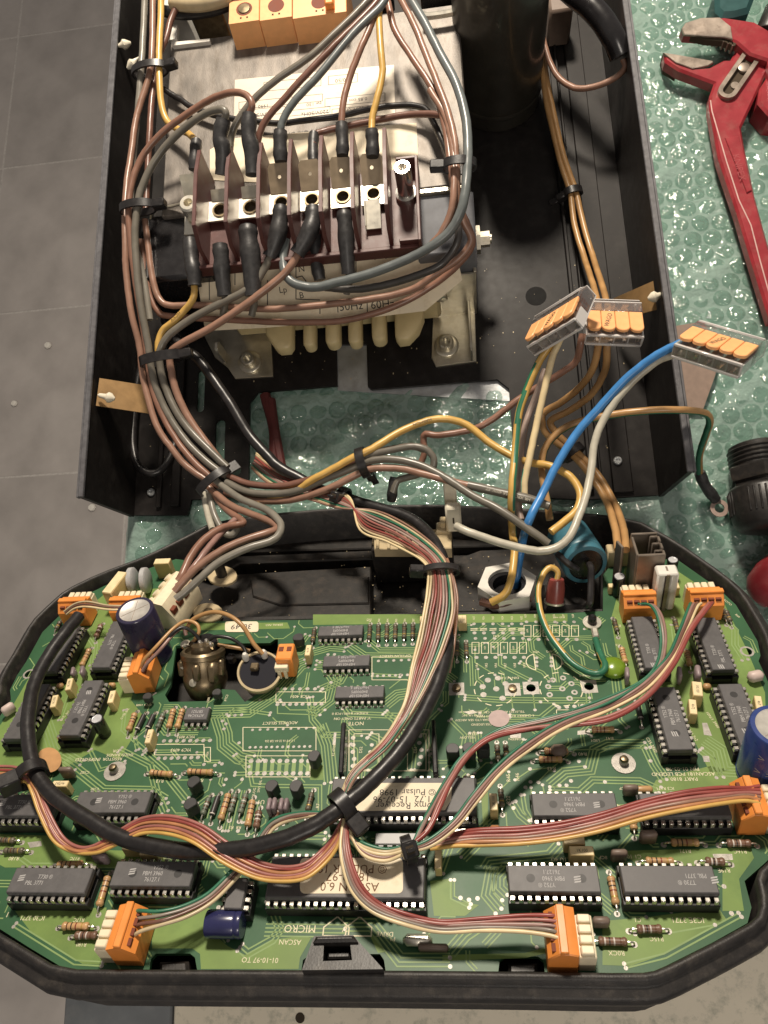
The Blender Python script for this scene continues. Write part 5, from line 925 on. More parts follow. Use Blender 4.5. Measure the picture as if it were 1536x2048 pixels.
# long left harness
wire('leftmost brown harness wire running down to the tie above the board',[(306,-30,82),(306,0,82),(304,104,80),(297,156,78),(280,210,76),(270,250,75),(262,312,74),(254,365,74),(250,420,74),(251,500,72),(252,540,70),(262,622,66),(279,693,60),(285,748,56),(297,800,54),(315,855,52),(342,895,50),(369,928,48),(410,958,46),(440,972,46)],r_,'brown2',group=G1)
wire('pale grey harness wire at the top left corner beside the wall',[(290,-30,80),(288,40,80),(283,130,79),(280,170,77),(275,230,74),(266,320,71),(262,400,70),(270,480,68),(288,560,64),(300,640,60)],1.8,'grey2',group=G1)
wire('brown wire arching from the left harness into the second sleeve of the terminal block',[(499,229,96),(504,208,99),(491,190,99),(465,185,98),(423,198,94),(376,227,90),(324,266,86),(285,313,82),(264,365,80),(257,420,78),(262,490,74),(274,580,68),(292,690,60),(306,780,54),(335,850,50),(380,915,48),(430,962,46)],r_,'brown',[((499,229,96),(497,270,93),(503,300,90),(505,350,86),4.0)],G2)
wire('grey wire arching from the left harness into the first sleeve of the terminal block',[(447,242,96),(452,226,99),(439,219,99),(402,232,95),(350,273,90),(311,320,85),(288,365,82),(277,400,80),(270,470,76),(274,540,72),(281,608,68),(295,682,62),(303,737,58),(311,772,55),(328,813,52),(352,854,50),(382,893,49),(423,931,48),(453,951,48)],1.9,'grey',[((447,240,96),(440,275,93),(446,300,90),(444,350,84),4.0)],G2)
wire('dark grey wire curving from the fourth lower sleeve through the big tie to the board',[(545,505,74),(520,552,72),(492,581,70),(396,630,66),(341,668,63),(321,699,60),(320,731,57),(330,772,54),(352,822,52),(382,863,50),(423,904,49),(455,935,48)],1.95,'grey',[((563,415,80),(560,440,79),(554,475,77),(540,514,73),4.4)],G2)
wire('brown wire curving from the fifth lower sleeve through the big tie, beside a grey wire',[(598,505,76),(568,548,74),(500,603,70),(423,655,65),(358,690,62),(341,710,59),(343,745,56),(355,790,53),(380,840,50),(420,895,48),(455,940,47)],1.95,'brown2',[((626,418,80),(626,440,80),(616,470,79),(594,508,76),4.4),((630,470,72),(632,520,68),(640,560,64),3.3)],G2)
wire('yellow earth wire dropping from the top left tie into the first upper sleeve',[(322,-30,82),(322,26,82),(318,104,80),(319,156,79),(322,203,77),(333,240,75),(355,258,75),(378,268,78),(393,284,82)],1.8,'yellow',[((393,282,82),(390,310,82),(388,340,80),3.1)],G2)
wire('brown wire entering from the top left and passing behind the yellow wire',[(365,-30,78),(358,5,78),(342,39,77),(332,78,76),(318,110,75),(310,150,74),(303,208,73),(300,260,72),(296,330,70),(292,420,69)],r_,'brown3',group=G1)
wire('brown wire looping from under the transformer front up the left side, upper of two',[(912,-40,92),(800,-5,92),(829,52,92),(855,117,91),(881,182,91),(899,234,91),(910,286,91),(912,325,90),(914,344,90),(915,393,86),(925,440,80),(942,480,74),(917,517,70),(867,551,66),(818,581,62),(728,600,60),(570,617,60),(492,616,60),(396,610,60),(341,611,61),(318,597,62),(305,557,64),(297,500,66),(290,440,68)][1:],r_,'brown2',group=G1)
wire('brown wire looping from under the transformer front up the left side, lower of two',[(776,5,91),(790,60,90),(824,115,88),(860,169,87),(881,216,87),(895,280,87),(902,340,87),(912,400,83),(935,450,76),(944,490,70),(915,530,64),(867,570,58),(793,611,55),(695,640,53),(598,645,53),(464,640,53),(341,632,56),(316,622,58),(300,590,60),(290,540,62),(282,480,64)],r_,'brown',group=G1)
wire('grey wire sweeping around the right end of the terminal block to its front',[(820,-10,94),(824,3,94),(850,47,94),(881,109,94),(912,167,94),(931,234,94),(936,299,94),(934,344,93),(929,393,92),(919,430,89),(900,462,85),(867,490,82),(818,517,78),(744,546,75),(669,566,73),(635,574,72),(600,571,72),(575,555,72),(566,520,72),(572,480,73)],2.3,'bluegrey',group=G2)
wire('dark grey wire running beneath the grey one in front of the terminal block',[(905,420,84),(917,470,80),(900,510,76),(867,538,74),(793,564,70),(731,577,68),(690,578,67),(650,575,66)],1.9,'dark',group=G2)
wire('brown wire on the right of the terminal block, inner strand under the tie',[(860,180,88),(890,230,89),(905,290,90),(908,340,90),(907,393,89),(900,430,86),(882,467,82),(862,490,79)],r_,'brown2',group=G1)
wire('grey wire slanting to the upper left gap between the first and second fin',[(752,-15,97),(730,8,97),(690,48,96),(620,113,94),(558,156,91),(514,193,89),(480,234,86),(464,268,82),(460,300,80)],1.8,'grey',group=G2)
wire('brown wire slanting down beside the third fin',[(765,-15,97),(745,15,97),(680,80,96),(620,141,94),(571,195,90),(532,240,87),(517,276,84),(515,310,80)],r_,'brown3',group=G2)
wire('grey wire slanting into the greenish sleeve behind the fourth fin',[(776,-15,99),(761,13,99),(704,70,98),(640,148,96),(600,190,94),(575,222,92),(563,250,90),(560,270,88)],1.9,'bluegrey',[((561,262,89),(560,290,87),(562,324,84),3.7)],G2)
wire('brown wire dropping straight into the sixth upper sleeve',[(752,20,97),(738,60,96),(722,96,95),(699,156,92),(686,208,90),(683,250,88)],r_,'brown',[((683,247,88),(685,280,86),(685,312,84),3.3)],G2)
wire('yellowish wire dropping straight into the rightmost upper sleeve',[(758,20,96),(759,60,96),(762,104,95),(765,146,93),(754,198,91),(745,234,89),(743,262,88)],1.75,'yellow',[((743,260,88),(745,285,86),(745,314,84),3.4)],G2)
wire('black wire crossing the rating label from the left tie to the right tie',[(325,176,72),(345,190,71),(363,200,71),(381,213,71),(420,228,71),(460,237,71),(506,242,71),(558,247,71),(600,242,72),(678,232,72),(735,219,73),(795,211,74),(847,216,76),(868,247,78),(886,286,80),(902,325,83)],1.6,'sheath_black',group=G2)
wire('brown wire running left along the label edge into the fifth upper sleeve',[(900,236,87),(886,230,86),(821,229,82),(756,240,80),(691,253,79),(650,262,79),(631,270,80),(627,290,81)],r_,'brown3',[((628,268,80),(626,295,80),(627,324,80),2.9)],G2)
wire('printed yellow wire hanging from the first lower sleeve into the big tie',[(388,570,70),(389,582,69),(385,600,67),(368,622,64),(345,645,62),(325,662,60),(316,690,58),(318,720,56)],1.8,'yellow',[((380,480,74),(383,520,73),(388,545,72),(390,572,70),4.0)],G2)
for lb,q in(('grey wire hanging from the second lower sleeve',((440,490,78),(443,520,76),(444,545,73),(449,592,68),4.2)),('grey wire hanging from the shiny third lower sleeve',((496,455,79),(497,480,78),(502,520,75),(507,592,68),5.0)),('dark sleeve hanging from the sixth lower terminal',((688,425,80),(690,448,79),(693,490,75),(697,548,68),4.0))):
    e=q[3]; wire(lb,[(e[0],e[1]-4,e[2]),(e[0]+2,e[1]+14,e[2]-4),(e[0]-4,e[1]+40,e[2]-8)],1.8,'grey',[q],G2)
# thick black cable
wire('thick black cable looping from the chassis down and around over the circuit board',[(330,640,40),(350,675,46),(369,697,48),(396,718,48),(423,753,47),(464,813,46),(497,868,45),(533,909,45),(560,935,45),(600,957,45),(635,977,46),(690,995,48),(745,1013,52),(810,1032,57),(850,1060,63),(880,1105,24,1),(892,1160,22,1),(900,1220,20,1),(896,1280,20,1),(883,1342,20,1),(858,1405,20,1),(808,1490,20,1),(752,1554,20,1),(692,1607,21,1),(630,1650,20,1),(560,1680,18,1),(480,1698,16,1),(400,1703,14,1),(330,1697,13,1),(240,1674,13,1),(170,1635,14,1),(105,1590,15,1),(72,1545,16,1),(58,1490,17,1),(57,1430,18,1),(68,1370,18,1),(95,1315,18,1),(128,1268,18,1),(158,1232,17,1)],2.72,'sheath_black',k=7,n=16,name='cable',cat='cable')
wire('black cable end folded into a loop in the left corner of the chassis',[(290,700,10),(276,760,10),(268,830,10),(266,890,11),(276,930,12),(298,946,12),(322,940,11),(340,915,9),(352,880,7)],2.2,'sheath_black',name='cable',cat='cable')
# right harness in the chassis
wire('ochre wire running down the right chassis into the middle lever connector, left of a pair',[(1082,90,30),(1084,122,28),(1091,192,24),(1105,258,20),(1122,328,17),(1140,384,16),(1150,454,16),(1171,523,20),(1192,590,40),(1199,640,62)],1.7,'tan')
wire('ochre wire running down the right chassis into the middle lever connector, right of a pair',[(1086,90,28),(1092,150,26),(1108,230,22),(1124,300,19),(1140,350,17),(1152,384,16),(1168,454,16),(1188,520,20),(1210,590,42),(1218,640,62)],1.7,'tan')
wire('ochre wire bending from the middle lever connector to the white header, inner of two',[(1199,668,74),(1197,690,72),(1186,737,62),(1161,773,52),(1125,803,44),(1092,822,40),(1084,836,38),(1090,864,36),(1118,889,36),(1150,915,37),(1183,954,40),(1212,1001,46),(1230,1056,60),(1236,1100,70)],1.75,'tan')
wire('ochre wire bending from the middle lever connector to the white header, outer of two',[(1216,668,74),(1214,694,72),(1210,740,62),(1183,788,52),(1140,820,44),(1105,838,40),(1102,850,38),(1120,874,37),(1168,918,37),(1204,962,40),(1233,1016,48),(1248,1063,60),(1252,1100,70)],1.75,'tan')
wire('brown wire from the middle lever connector to the folded kink above the tray',[(1165,668,72),(1161,690,70),(1152,722,62),(1125,744,58),(1070,777,52),(1027,806,50),(980,842,48),(940,860,46),(880,870,45),(852,868,44),(847,880,42),(849,905,40),(840,930,38)],1.7,'brown')
wire('yellow green wire from the left lever connector down to the white gland nut',[(1116,660,82),(1112,676,82),(1081,719,78),(1056,773,74),(1038,828,72),(1031,900,72),(1023,991,74),(1025,1063,20,1),(1029,1098,18,1),(1024,1150,14,1),(1011,1187,8,1),(982,1205,4,1)],1.75,'yellow',stripe=[(0,.22)],alt='green',twist=1.1)
wire('pale wire with a mint stripe hanging from the left lever connector',[(1134,652,84),(1130,661,84),(1107,708,80),(1092,766,76),(1074,846,72),(1060,911,70),(1049,965,68),(1050,1000,66)],1.6,'cream',stripe=[(.28,.52)],alt='palegreen',twist=.5)
wire('pinkish grey wire hanging behind the mint striped wire',[(1090,740,60),(1074,788,60),(1052,846,60),(1041,911,60),(1036,990,62),(1042,1040,64)],1.6,'pinkgrey')
wire('bright blue wire rising from the gland to the right lever connector',[(1372,682,96),(1353,690,95),(1306,715,90),(1251,759,84),(1197,817,78),(1150,871,74),(1114,929,72),(1085,987,72),(1056,1045,74),(1043,1095,14,1),(1034,1150,4,1),(1028,1180,-4,1)],1.9,'blue')
wire('cream grey wire looping from the right lever connector to the white plug',[(1384,696,96),(1364,705,94),(1313,723,88),(1255,773,82),(1212,831,78),(1190,882,76),(1183,936,76),(1172,991,78),(1157,1034,80),(1140,1072,82),(1115,1094,82),(1081,1102,82),(1042,1096,82),(990,1082,82),(938,1064,82),(912,1052,80)],1.75,'white')
o=wire('green and yellow earth wire arching right over the rail to a ring terminal',[(1100,1040,60),(1094,1000,60),(1086,960,60),(1084,920,60),(1099,882,60),(1143,849,62),(1215,831,66),(1288,822,70),(1360,820,70),(1408,826,62),(1420,842,56),(1411,871,44),(1399,911,28),(1399,948,16)],1.75,'tan',[((1399,945,16),(1411,972,11),(1432,1000,5),2.9)],stripe=[(0,.14),(.86,1)],alt='green')
m=MB(); c=T(1438,1017,4); m.plate([[(c.x+4.6*math.cos(R(a)),c.y+4.6*math.sin(R(a))) for a in range(0,360,15)],[(c.x+2.5*math.cos(R(a)),c.y+2.5*math.sin(R(a))) for a in range(0,360,20)]],4,5); m.build('ring_terminal',['pinkgrey'],o)
wire('brown wire loop hanging beside the black can at the top right',[(1084,60,40),(1088,86,38),(1100,125,36),(1120,158,36),(1155,177,38),(1200,170,42),(1235,152,46),(1250,134,50),(1246,118,52)],1.7,'brown2')
wire('glossy black sleeve bending down at the top right inside the chassis',[(1090,-60,60),(1140,-20,62),(1190,22,62),(1225,72,58),(1242,112,52)],6.5,'gloss_black',n=18,name='sleeve',cat='sleeve')
wire('grey brown wire crossing behind the black sleeve at the top right',[(1190,-20,50),(1212,20,48),(1224,60,46)],1.6,'brown3')
# bundle crossing from the left tie to the right
G3='wires of the bundle crossing between chassis and board'
wire('dark brown wire at the back of the crossing bundle',[(440,945,46),(453,951,46),(500,968,48),(562,972,50),(617,960,52),(665,942,54),(712,922,56),(745,908,57),(781,899,57),(825,893,56),(850,899,54)],1.8,'brown3',group=G3)
wire('grey wire in the middle of the crossing bundle ending in a cut printed sleeve',[(452,965,49),(500,985,52),(580,985,54),(653,957,57),(719,930,59),(740,922,60),(781,918,61),(836,929,62),(890,955,64),(940,988,68),(1000,1020,72),(1062,1062,74),(1098,1088,74)],1.9,'grey',group=G3)
wire('brown wire at the front of the crossing bundle with a cut grey end',[(450,985,47),(510,1000,50),(580,1000,52),(653,979,56),(700,956,58),(741,938,59),(799,937,60),(847,948,62),(900,962,64),(940,972,66)],1.8,'brown2',[((936,970,66),(1000,985,67),(1060,999,68),(1099,1012,69),2.2)],group=G3,slm='grey')
m=MB(); a=T(1100,1012.5,69); b=T(1101,1012.8,69); d=(b-T(1060,999,68)).normalized(); m.lathe([(1.3,0),(1.3,.05)],12,axis(a,a+d)); 
wire('dark grey wire curling over itself right of the crossing tie',[(712,924,58),(735,911,60),(781,900,62),(825,893,63),(854,900,63),(868,920,62),(862,940,60),(845,932,59),(838,948,58),(815,955,57),(795,962,56),(786,985,54)],1.7,'grey',[((790,955,55),(786,975,53),(783,1000,48),2.6)],group=G3)
wire('printed yellow wire rising from the crossing bundle and bending right',[(500,1008,49),(519,1004,50),(584,988,52),(621,962,58),(665,938,60),(708,914,62),(745,897,62),(799,864,60),(854,842,58),(890,838,57),(934,850,56),(980,886,56),(1025,912,58),(1060,925,62),(1100,932,66),(1140,953,68),(1160,985,70),(1155,1018,72),(1130,1042,74),(1102,1064,76)],1.8,'yellow',group=G3)
G4='wires from the left tie to the cream terminal block'
wire('grey wire bending sharply at the right and running back to the cream terminal block',[(428,958,48),(446,973,50),(485,999,56),(529,1017,62),(555,1038,68),(562,1058,72),(545,1080,76),(490,1098,80),(438,1124,82),(399,1158,84),(368,1186,84),(352,1198,84)],1.75,'grey2',group=G4)
wire('brown wire bending sharply at the right beside the grey one to the cream terminal block',[(415,972,47),(430,986,48),(464,1012,54),(516,1033,60),(547,1047,66),(553,1058,70),(529,1067,74),(464,1090,78),(412,1121,81),(376,1153,83),(350,1183,83)],1.75,'brown2',group=G4)
wire('brown wire short loop ending at the uppermost slot of the cream terminal block',[(425,980,44),(440,1005,48),(462,1026,54),(480,1038,58),(486,1046,60),(470,1050,62),(443,1056,66),(407,1080,72),(381,1114,78),(366,1146,82),(357,1162,83)],1.75,'brown',group=G4)
wire('mauve wire second from the top in the cream terminal block',[(470,1040,58),(446,1062,64),(420,1092,72),(395,1125,78),(370,1158,82),(354,1174,83)],1.6,'mauve',group=G4)
wire('grey wire hanging in a short loop under the left tie',[(418,985,46),(422,1005,46),(430,1033,48),(446,1062,50),(462,1070,50),(474,1058,50),(473,1040,49),(468,1020,47)],1.7,'grey2',group=G4)
wire('pale grey wire hanging straight down from the left tie',[(409,985,45),(411,1005,45),(416,1030,48),(425,1060,54)],1.7,'white',group=G4)
# board wiring
wire('green and yellow earth wire loop from the red connector to the board ring terminal',[(1111,1172,9,1),(1115,1145,14,1),(1102,1135,16,1),(1087,1147,15,1),(1077,1176,13,1),(1079,1215,11,1),(1094,1260,8,1),(1120,1299,6,1),(1146,1327,5,1),(1178,1345,4,1),(1203,1345,4,1),(1210,1330,4,1),(1200,1306,3,1),(1191,1278,2,1)],1.35,'yellow',stripe=[(.1,.6)],alt='green',twist=.55)
for lb,L,mt,r in(('tan wire from the orange plug over the dark metal socket',[(282,1336,12,1),(290,1318,16,1),(312,1294,19,1),(346,1258,20,1),(372,1242,19,1),(393,1248,18,1),(398,1264,16,1),(388,1282,13,1)],'tan',.8),('long tan wire arching between the two round metal sockets',[(372,1262,13,1),(380,1245,17,1),(398,1232,20,1),(429,1224,22,1),(460,1232,22,1),(486,1253,20,1),(507,1287,15,1),(526,1308,11,1)],'tan',.95),('black wire arching over the dark metal socket',[(330,1286,18,1),(346,1266,20,1),(367,1255,20,1),(390,1268,17,1),(405,1291,13,1)],'black_w',.8),('black wire between the two round metal sockets',[(415,1292,13,1),(420,1279,15,1),(433,1273,16,1),(462,1277,15,1),(486,1294,12,1),(494,1314,10,1)],'black_w',.8),('tan wire passing behind the black one between the sockets',[(395,1274,12,1),(434,1289,11,1),(481,1297,9,1),(500,1302,8,1)],'tan',.8),('grey tan wire paired with the tan wire in the orange plug',[(285,1342,12,1),(296,1325,15,1),(320,1300,18,1),(350,1265,19,1),(366,1256,18,1),(372,1270,15,1)],'mauve',.8)):
    wire(lb,L,r,mt,n=8,group='thin wires of the metal sockets')
def ribbon(label,L,cols,r=.62,group='ribbon cables',k=7):
    t=thing('ribbon_cable',label,'ribbon cable',Matrix.Translation(pt((*L[0][:3],1) if len(L[0])>5 or True else L[0])),group)
    n=len(cols)
    for i,c in enumerate(cols):
        q=[]
        for p in L:
            f=i-(n-1)/2; q.append(BWp(p[0]+p[3]*f+random.uniform(-1,1)*1.1,p[1]+p[4]*f+random.uniform(-1,1)*1.1,p[2]+(p[5]*f if len(p)>5 else 0)+random.uniform(-.45,.45)))
        m=MB(); m.tube(smooth(q,k),r*.84,7); m.build('strand',[c],t,angle=80)
    return t
ribbon('multicoloured ribbon cable fanning over the black recess and down beside the thick cable',[(508,922,27,-1,3),(545,950,28,-2,3),(590,972,28,-2,3),(642,990,28,-2,2.4),(690,1006,29,-2,2.2),(735,1040,29,3,-3.8),(790,1064,30,3.6,-3.6),(836,1092,30,4.6,-2.0),(866,1118,30,4.8,-.4),(878,1142,30,4.4,0),(882,1182,29,5.4,0),(878,1226,27,6.2,.4),(864,1285,24,5.4,.8),(845,1340,21,4.4,1.2),(824,1400,19,2.4,1.0),(804,1440,18,1.9,.9),(768,1490,16,1.5,.8),(712,1542,15,1,.7,.2),(690,1585,15,1,.7,.2),(682,1620,15,1.2,.8)],['cream','oldcream','brown','red','brown3','rose','pinkgrey','mauve','green','oldcream','brown2'],.64)
ribbon('two orange ribbon strands standing apart on the right of the multicoloured ribbon cable',[(893,1118,29,2,0),(902,1145,29,2,0),(912,1190,27,3,0),(913,1232,24,3,0),(910,1270,21,3,0),(904,1310,18,2,0),(898,1345,14,2,0)],['orange_w','brown2'],.68)
ribbon('red and orange ribbon cable curving across the lower left board to its edge',[(688,1640,17,1.5,1.2),(672,1680,15,2.6,2.2),(648,1712,14,2.6,3.2),(610,1742,14,1.2,5.2),(560,1748,14,-1,6),(510,1738,14,-2.6,6.4),(450,1706,16,-3,7),(395,1668,18,-2.6,7.2),(340,1650,18,-.6,7),(285,1652,16,1,6),(235,1676,13,2,4),(190,1698,10,2,2.6),(150,1698,9,-1,2.6),(115,1676,10,-3.4,1.6),(88,1625,13,-3.6,.8),(70,1580,15,-2.6,2),(54,1556,16,-1,3),(30,1550,16,0,6),(-20,1552,15,0,8)],['rose','red','orange_w','rose','orange_w','yellow'],.7)
ribbon('red ribbon strands curving over the ASCAN label to the bottom right orange plug',[(690,1640,17,1.6,.4),(688,1690,17,4,0),(696,1735,16,5,-1),(715,1780,14,5,-2.4),(752,1815,12,3.6,-4.4),(810,1838,11,1.6,-5.4),(880,1852,10,.4,-5.4),(960,1850,10,0,-6),(1040,1848,11,0,-8),(1095,1850,12,0,-10),(1122,1856,12,0,-11)],['cream','grey_w','mauve','rose','red'],.72)
ribbon('short ribbon of cream and green strands looping from the cable tie to the small tie',[(692,1640,16,1,1),(702,1674,15,3,4.4),(730,1700,15,.6,6),(770,1710,15,-.4,6),(806,1701,14,-1.4,4.6),(830,1690,14,-2,3)],['green','oldcream','cream','mauve','cream'],.7)
ribbon('cream and brown ribbon strands rising from the small tie to the upper right',[(812,1702,14,2,2),(860,1685,14,2.6,3.2),(910,1646,14,3.6,3.4),(950,1596,14,4.6,3.2),(1000,1538,14,4.4,3.6),(1060,1489,14,3.2,4.4),(1130,1448,14,2.4,4.6),(1220,1412,14,2.2,4.6),(1290,1370,15,3,3.6),(1340,1315,16,4,1.2),(1365,1262,16,5,0),(1385,1215,15,5.4,0),(1392,1206,13,7,0)],['green','mauve','brown3','cream'],.75)
ribbon('pair of red strands curving up from the small tie to the upper right orange plug',[(822,1690,13,1,1),(855,1660,13,2.4,1.4),(880,1610,13,3.2,1),(903,1560,13,3.2,1),(940,1508,13,3,2),(985,1474,13,1.4,2.4),(1060,1458,13,0,3.4),(1140,1450,13,1,4),(1220,1436,14,2,4),(1290,1396,15,3,3.4),(1345,1330,16,4,2),(1380,1262,17,5,1.4),(1408,1222,16,5,1),(1422,1206,13,5,0)],['rose','red'],.95)
ribbon('green and grey strands bending from the orange plug beside the tall white socket',[(1282,1208,13,5,0),(1305,1212,16,5,1),(1322,1240,17,5,0),(1326,1290,16,5,0),(1312,1340,15,4,2.4),(1270,1375,14,2,4),(1180,1414,13,1.4,4),(1100,1438,12,1,3.4),(1000,1462,11,1.4,2),(930,1510,11,3,1.4),(885,1575,11,3,1),(850,1640,12,2,1.4),(826,1690,13,1,2)],['green','grey_w','mauve'],.7)
ribbon('flat red and orange ribbon cable running right to the plug at the right edge',[(860,1690,8,0,3),(910,1680,9,0,5),(960,1675,10,0,6.4),(1040,1672,11,0,6.6),(1120,1662,12,0,6.6),(1200,1645,13,0,6.8),(1290,1618,14,0,7.2),(1370,1602,15,0,7.4),(1440,1592,15,0,6.4),(1490,1588,14,0,5),(1520,1590,13,0,7)],['red','red','rose','brown2','orange_w','yellow'],.78)
ribbon('dark green and brown strands fanning from under the thick cable to the bottom left plug',[(660,1628,14,0,1.6),(600,1630,12,.6,3),(550,1646,10,2,4),(522,1680,9,3.6,2.6),(500,1712,10,4,3),(465,1752,11,3,5),(420,1796,11,3.4,6),(370,1822,12,2,7.4),(320,1836,13,.6,9.4),(285,1842,12,0,13),(268,1846,10,0,16)],['green','grey_w','brown3','oldcream'],.72)
ribbon('thin brown and cream strands between the two upper left orange plugs',[(130,1226,12,2,3),(150,1212,15,1,4.4),(175,1208,16,1,4.4),(215,1214,15,0,4),(255,1215,13,0,4)],['oldcream','brown3','cream'],.6)
# ---------- lever connectors
def lever(label,px,py,z,w,d,n,W_,D_,H_,printed=1,ins=()):
    wv=V(w).normalized(); dv=V(d); wv=(wv-dv.normalized()*wv.dot(dv.normalized())*.5).normalized(); dv=(dv-wv*dv.dot(wv)).normalized(); hv=wv.cross(dv)
    Rm=RT@Matrix((wv,dv,hv)).transposed(); X=Rm.to_4x4(); X.translation=T(px,py,z); t=thing('lever_connector',label,'wire connector',X,'clear lever connectors'); g=W_/n
    m=MB()   # local: x across, y from wire side to back, z up; origin centre
    m.prism([(-D_/2,-H_/2),(D_/2,-H_/2),(D_/2,H_*.22),(D_*.30,H_/2),(D_*.06,H_/2),(D_*.0,H_*.12),(-D_/2,H_*.12)],-W_/2,W_/2,Matrix(((0,0,1,0),(1,0,0,0),(0,1,0,0),(0,0,0,1))),ch=.3); m.build('housing',['clear_plastic'],t,X@I4)
    m=MB()
    for k in range(n+1): m.box((-W_/2+g*k,-D_*.30,-H_*.2),(.7,D_*.38,H_*.58))
    m.build('dividers',['clear_edge'],t,X)
    m=MB(); [m.box(q_,s_,ch=.15) for q_,s_ in (((0,-D_/2+.3,-H_/2+.3),(W_,1.3,1.1)),((0,-D_/2+.3,H_*.1),(W_,1.3,1.1)),((0,D_*.3,H_/2-.2),(W_,.7,.7)),((0,D_/2-.3,H_*.2),(W_,.8,.8)),((W_/2-.3,0,-H_/2+.3),(.8,D_,.8)),((W_/2-.3,-D_/2+.4,-H_*.2),(.8,.8,H_*.6)),((W_/2-.3,D_/2-.4,-H_*.15),(.8,.8,H_*.7)))]; m.build('housing_edges',['clear_edge'],t,X)
    lv=MB(); q=Matrix(((0,0,1,0),(1,0,0,0),(0,1,0,0),(0,0,0,1)))
    rr=[(-g/2+.12,D_*.06)]+[(-math.cos(R(t_))*(g/2-.12),-D_*.36-math.sin(R(t_))*g*.42) for t_ in range(0,181,20)]+[(g/2-.12,D_*.06)]; lv.prism(rr,H_*.24,H_*.40,ch=.3); lv.box((0,D_*.02,H_*.12),(g*.5,D_*.1,H_*.3),ch=.3); lme=lv.mesh('lever',['orange_pale'])
    for k in range(n): put('lever',lme,t,Matrix.Translation((-W_/2+g*(k+.5),0,H_*.06)))
    for k in range(n):
        b=MB(); b.box((-W_/2+g*(k+.5),-D_*.1,-H_*.25),(g*.55,D_*.45,.9),ch=.2); b.build('contact',['steel_worn'],t,X)
    m=MB(); m.text('WAGO',(0,0),3.1,R(75),0,Matrix.Translation((-W_/2+g*(n//2+.5)+(0 if n%2 else -g),-D_*.2,H_*.47)),sx=.9); m.build('lettering',['print'],t,X@I4)
    m=MB()
    for j in range(5): m.text('IEC 450V 32A'[:6+j],(0,0),1.5,0,0,Matrix(((0,0,1,W_/2+.06),(1,0,0,.5),(0,1,0,-2.6+1.35*j),(0,0,0,1))))
    m.build('rating_print',['clear_ink'],t,X)
    m=MB(); m.box((W_/2-.8,1,0),(.5,D_*.55,H_*.6)); m.build('busbar',['brown3'],t,X)
def mul(A): return A
lever('clear lever connector with orange levers at the right, holding a blue and a cream wire',1441,692,97,(.727,-.42,.54),(.638,.446,-.56),5,28.5,27,9.4)
lever('clear lever connector with four orange levers, upper of the pair in the middle',1226,640,76,(.93,-.06,.09),(.1,.766,-.53),4,25,24,9)
lever('clear lever connector tilted on edge, holding the yellow and mint striped wires',1118,638,88,(.6,.3,.74),(.43,.75,-.5),5,28,24,9)
# ---------- cable ties
def tie(label,P,d,a,b,ang,head=(7,5.2,4.6),up=None,wd=4.2,tail=0,mt='sheath_black'):
    d=V(d).normalized(); u=d.cross(V(up or (0,0,1))).normalized(); v=u.cross(d).normalized(); X=Matrix((u,v,d)).transposed().to_4x4(); X.translation=P
    t=thing('cable_tie',label,'cable tie',X,'black cable ties'); m=MB(); n=28
    for zz,rr in((-wd/2,0),(-wd/2,1.1),(wd/2,1.1),(wd/2,0)):
        for k in range(n): q=2*math.pi*k/n; m.v.append(V(((a+rr)*math.cos(q),(b+rr)*math.sin(q),zz)))
    for j in range(4):
        for k in range(n): k2=(k+1)%n; j2=(j+1)%4; m.f.append((j*n+k2,j*n+k,j2*n+k,j2*n+k2)); m.m.append(0)
    m.build('strap',[mt],t,X)
    m=MB(); q=R(ang); Y=Matrix.Translation(((a+head[0]*.42)*math.cos(q),(b+head[0]*.42)*math.sin(q),0))@Matrix.Rotation(q,4,'Z'); m.box((0,0,0),head,Y,ch=.5); hd=m.build('head',[mt],t,X); m=MB(); m.box((head[0]/2+.02,0,0),(.3,head[1]*.5,head[2]*.5),Y); m.build('slot',['hole_dark'],hd,X)
    if tail: m=MB(); m.box((head[0]*.5+tail/2-.3,0,0),(tail,1.2,wd*.8),Y,ch=.2); m.build('tail',[mt],t,X)
def dirw(p,q): return pt(q)-pt(p)
tie('black cable tie around the wires at the top left beside the torn rivet',T(300,140,79),dirw((290,40,80),(296,200,78)),9.5,4.2,172)
tie('black cable tie around the left harness level with the terminal block',T(276,415,77),dirw((272,340,80),(276,480,75)),9,4.5,176)
tie('wide black cable tie on the left harness below the terminal block',T(322,717,60),dirw((300,660,63),(318,770,56)),10.5,5,180,wd=5)
tie('black cable tie above the board where the left harness splits',T(428,962,48),dirw((380,900,50),(460,1000,48)),9,5,205,head=(7,6,6))
tie('black cable tie around the crossing bundle above the tray',T(727,925,60),dirw((680,945,57),(770,915,60)),6.5,6.5,-70,tail=6)
tie('small black cable tie holding the ribbon to the thick cable at the upper end',T(686,996,50),dirw((640,980,47),(745,1013,52)),4.4,4.4,75,tail=4)
tie('black cable tie around the loose wires at the right end of the transformer',T(918,330,91),dirw((916,260,91),(916,400,87)),7.5,4.0,2)
tie('black cable tie around the pair of ochre wires in the chassis',T(1146,384,16),dirw((1131,330,17),(1162,454,16)),4.4,2.6,-30,head=(6,5,4),tail=5)
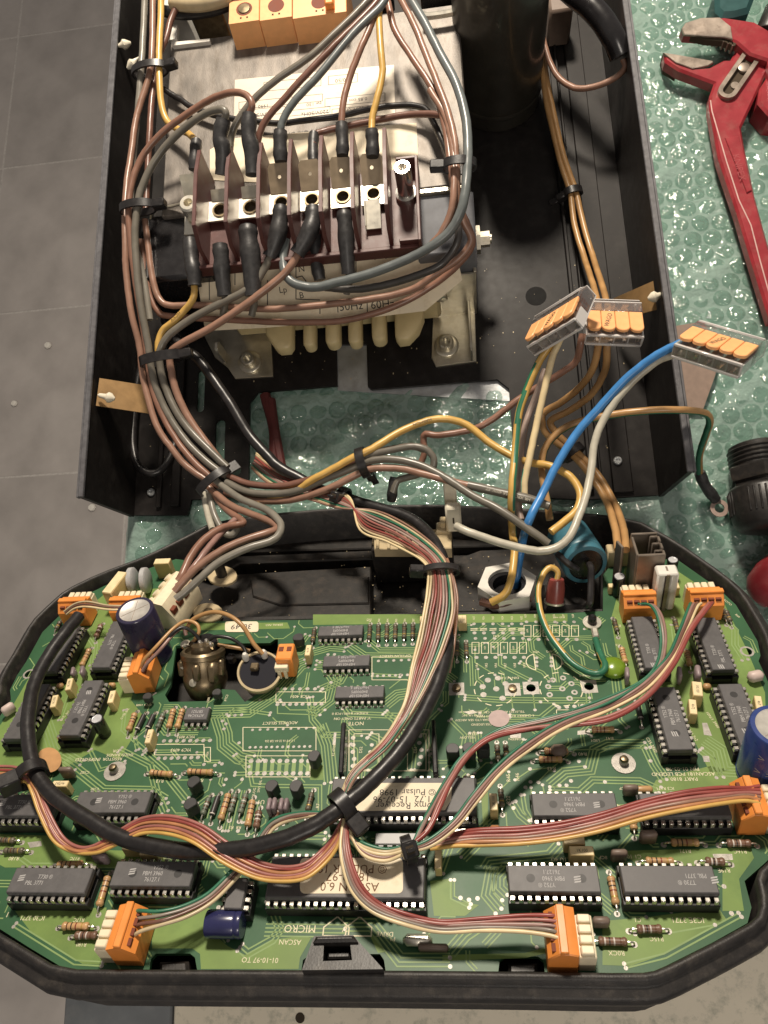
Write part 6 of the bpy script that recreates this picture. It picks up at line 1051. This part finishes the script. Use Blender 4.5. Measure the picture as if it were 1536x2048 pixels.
tie('black cable tie around the ochre wires near the white header',T(1146,905,39),dirw((1118,880,37),(1180,945,40)),5,3,30,head=(6,5,4))
bn=BM@V((0,0,1))
tie('black cable tie around the fanned ribbon cable over the black recess',BWp(880,1142,30),BWp(881,1165,29.5)-BWp(879,1120,30),7.2,2.4,8,up=bn,wd=3.2,head=(6,5,4))
tie('black cable tie clamping the thick cable beside the Dmx Receiver chip',BWp(686,1612,19.5),BWp(640,1645,20)-BWp(730,1570,21),4.6,4.8,-158,up=bn,wd=4.4,head=(6.5,6,5.5))
tie('small black cable tie around the cream strands over the big chip',BWp(817,1700,13.5),BWp(860,1682,14)-BWp(790,1706,14),3.4,3.6,60,up=bn,wd=3.2,head=(5,5,5),tail=5)
tie('black cable tie on the thick cable near the orange brown sticker',BWp(64,1548,16),BWp(57,1480,17)-BWp(90,1575,15),4.6,4.6,170,up=bn,wd=4.4,head=(7,7,6))

def wtext(o,st_,p0,p1,size,r,mt='print',flip=0):
    p0,p1=pt(p0),pt(p1); x=(p1-p0).normalized()*(-1 if flip else 1); n=(V((0,0,1))-x*x.z).normalized(); y=n.cross(x); X=Matrix((x,y,n)).transposed().to_4x4(); X.translation=(p0+p1)/2+n*(r+.06); m=MB(); m.text(st_,(0,0),size,0,0,X); m.build('lettering',[mt],o)
for o in list(col.objects):
    l=o.get('label','')
    if l.startswith('brown wire at the front of the crossing'): wtext(o,'HR XPO   CSA 400V  FT',(940,971,66.2),(1095,1011,68.9),2.0,2.2,'white',1)
    if l.startswith('printed yellow wire rising'): wtext(o,'H05V  N.',(728,905,61),(800,864,60),2.6,1.8,'print',1); wtext(o,'HARMON',(826,852,59),(862,841,58),2.2,1.8,'print',1)
    if l.startswith('printed yellow wire hanging'): wtext(o,'HCS-V',(335,655,61),(375,615,65.5),2.4,1.8,'print',1)

m=MB()
for k in range(220):
    x,y=random.uniform(-185,95),random.uniform(112,250)
    if -118<x<24 and y<182: continue
    s_=random.choice((.2,.25,.35,.5)); m.box((x,y,4.3),(s_,s_*random.uniform(.6,1.8),.25))
m.build('dust_specks',['oldcream'],ch,kind='stuff')
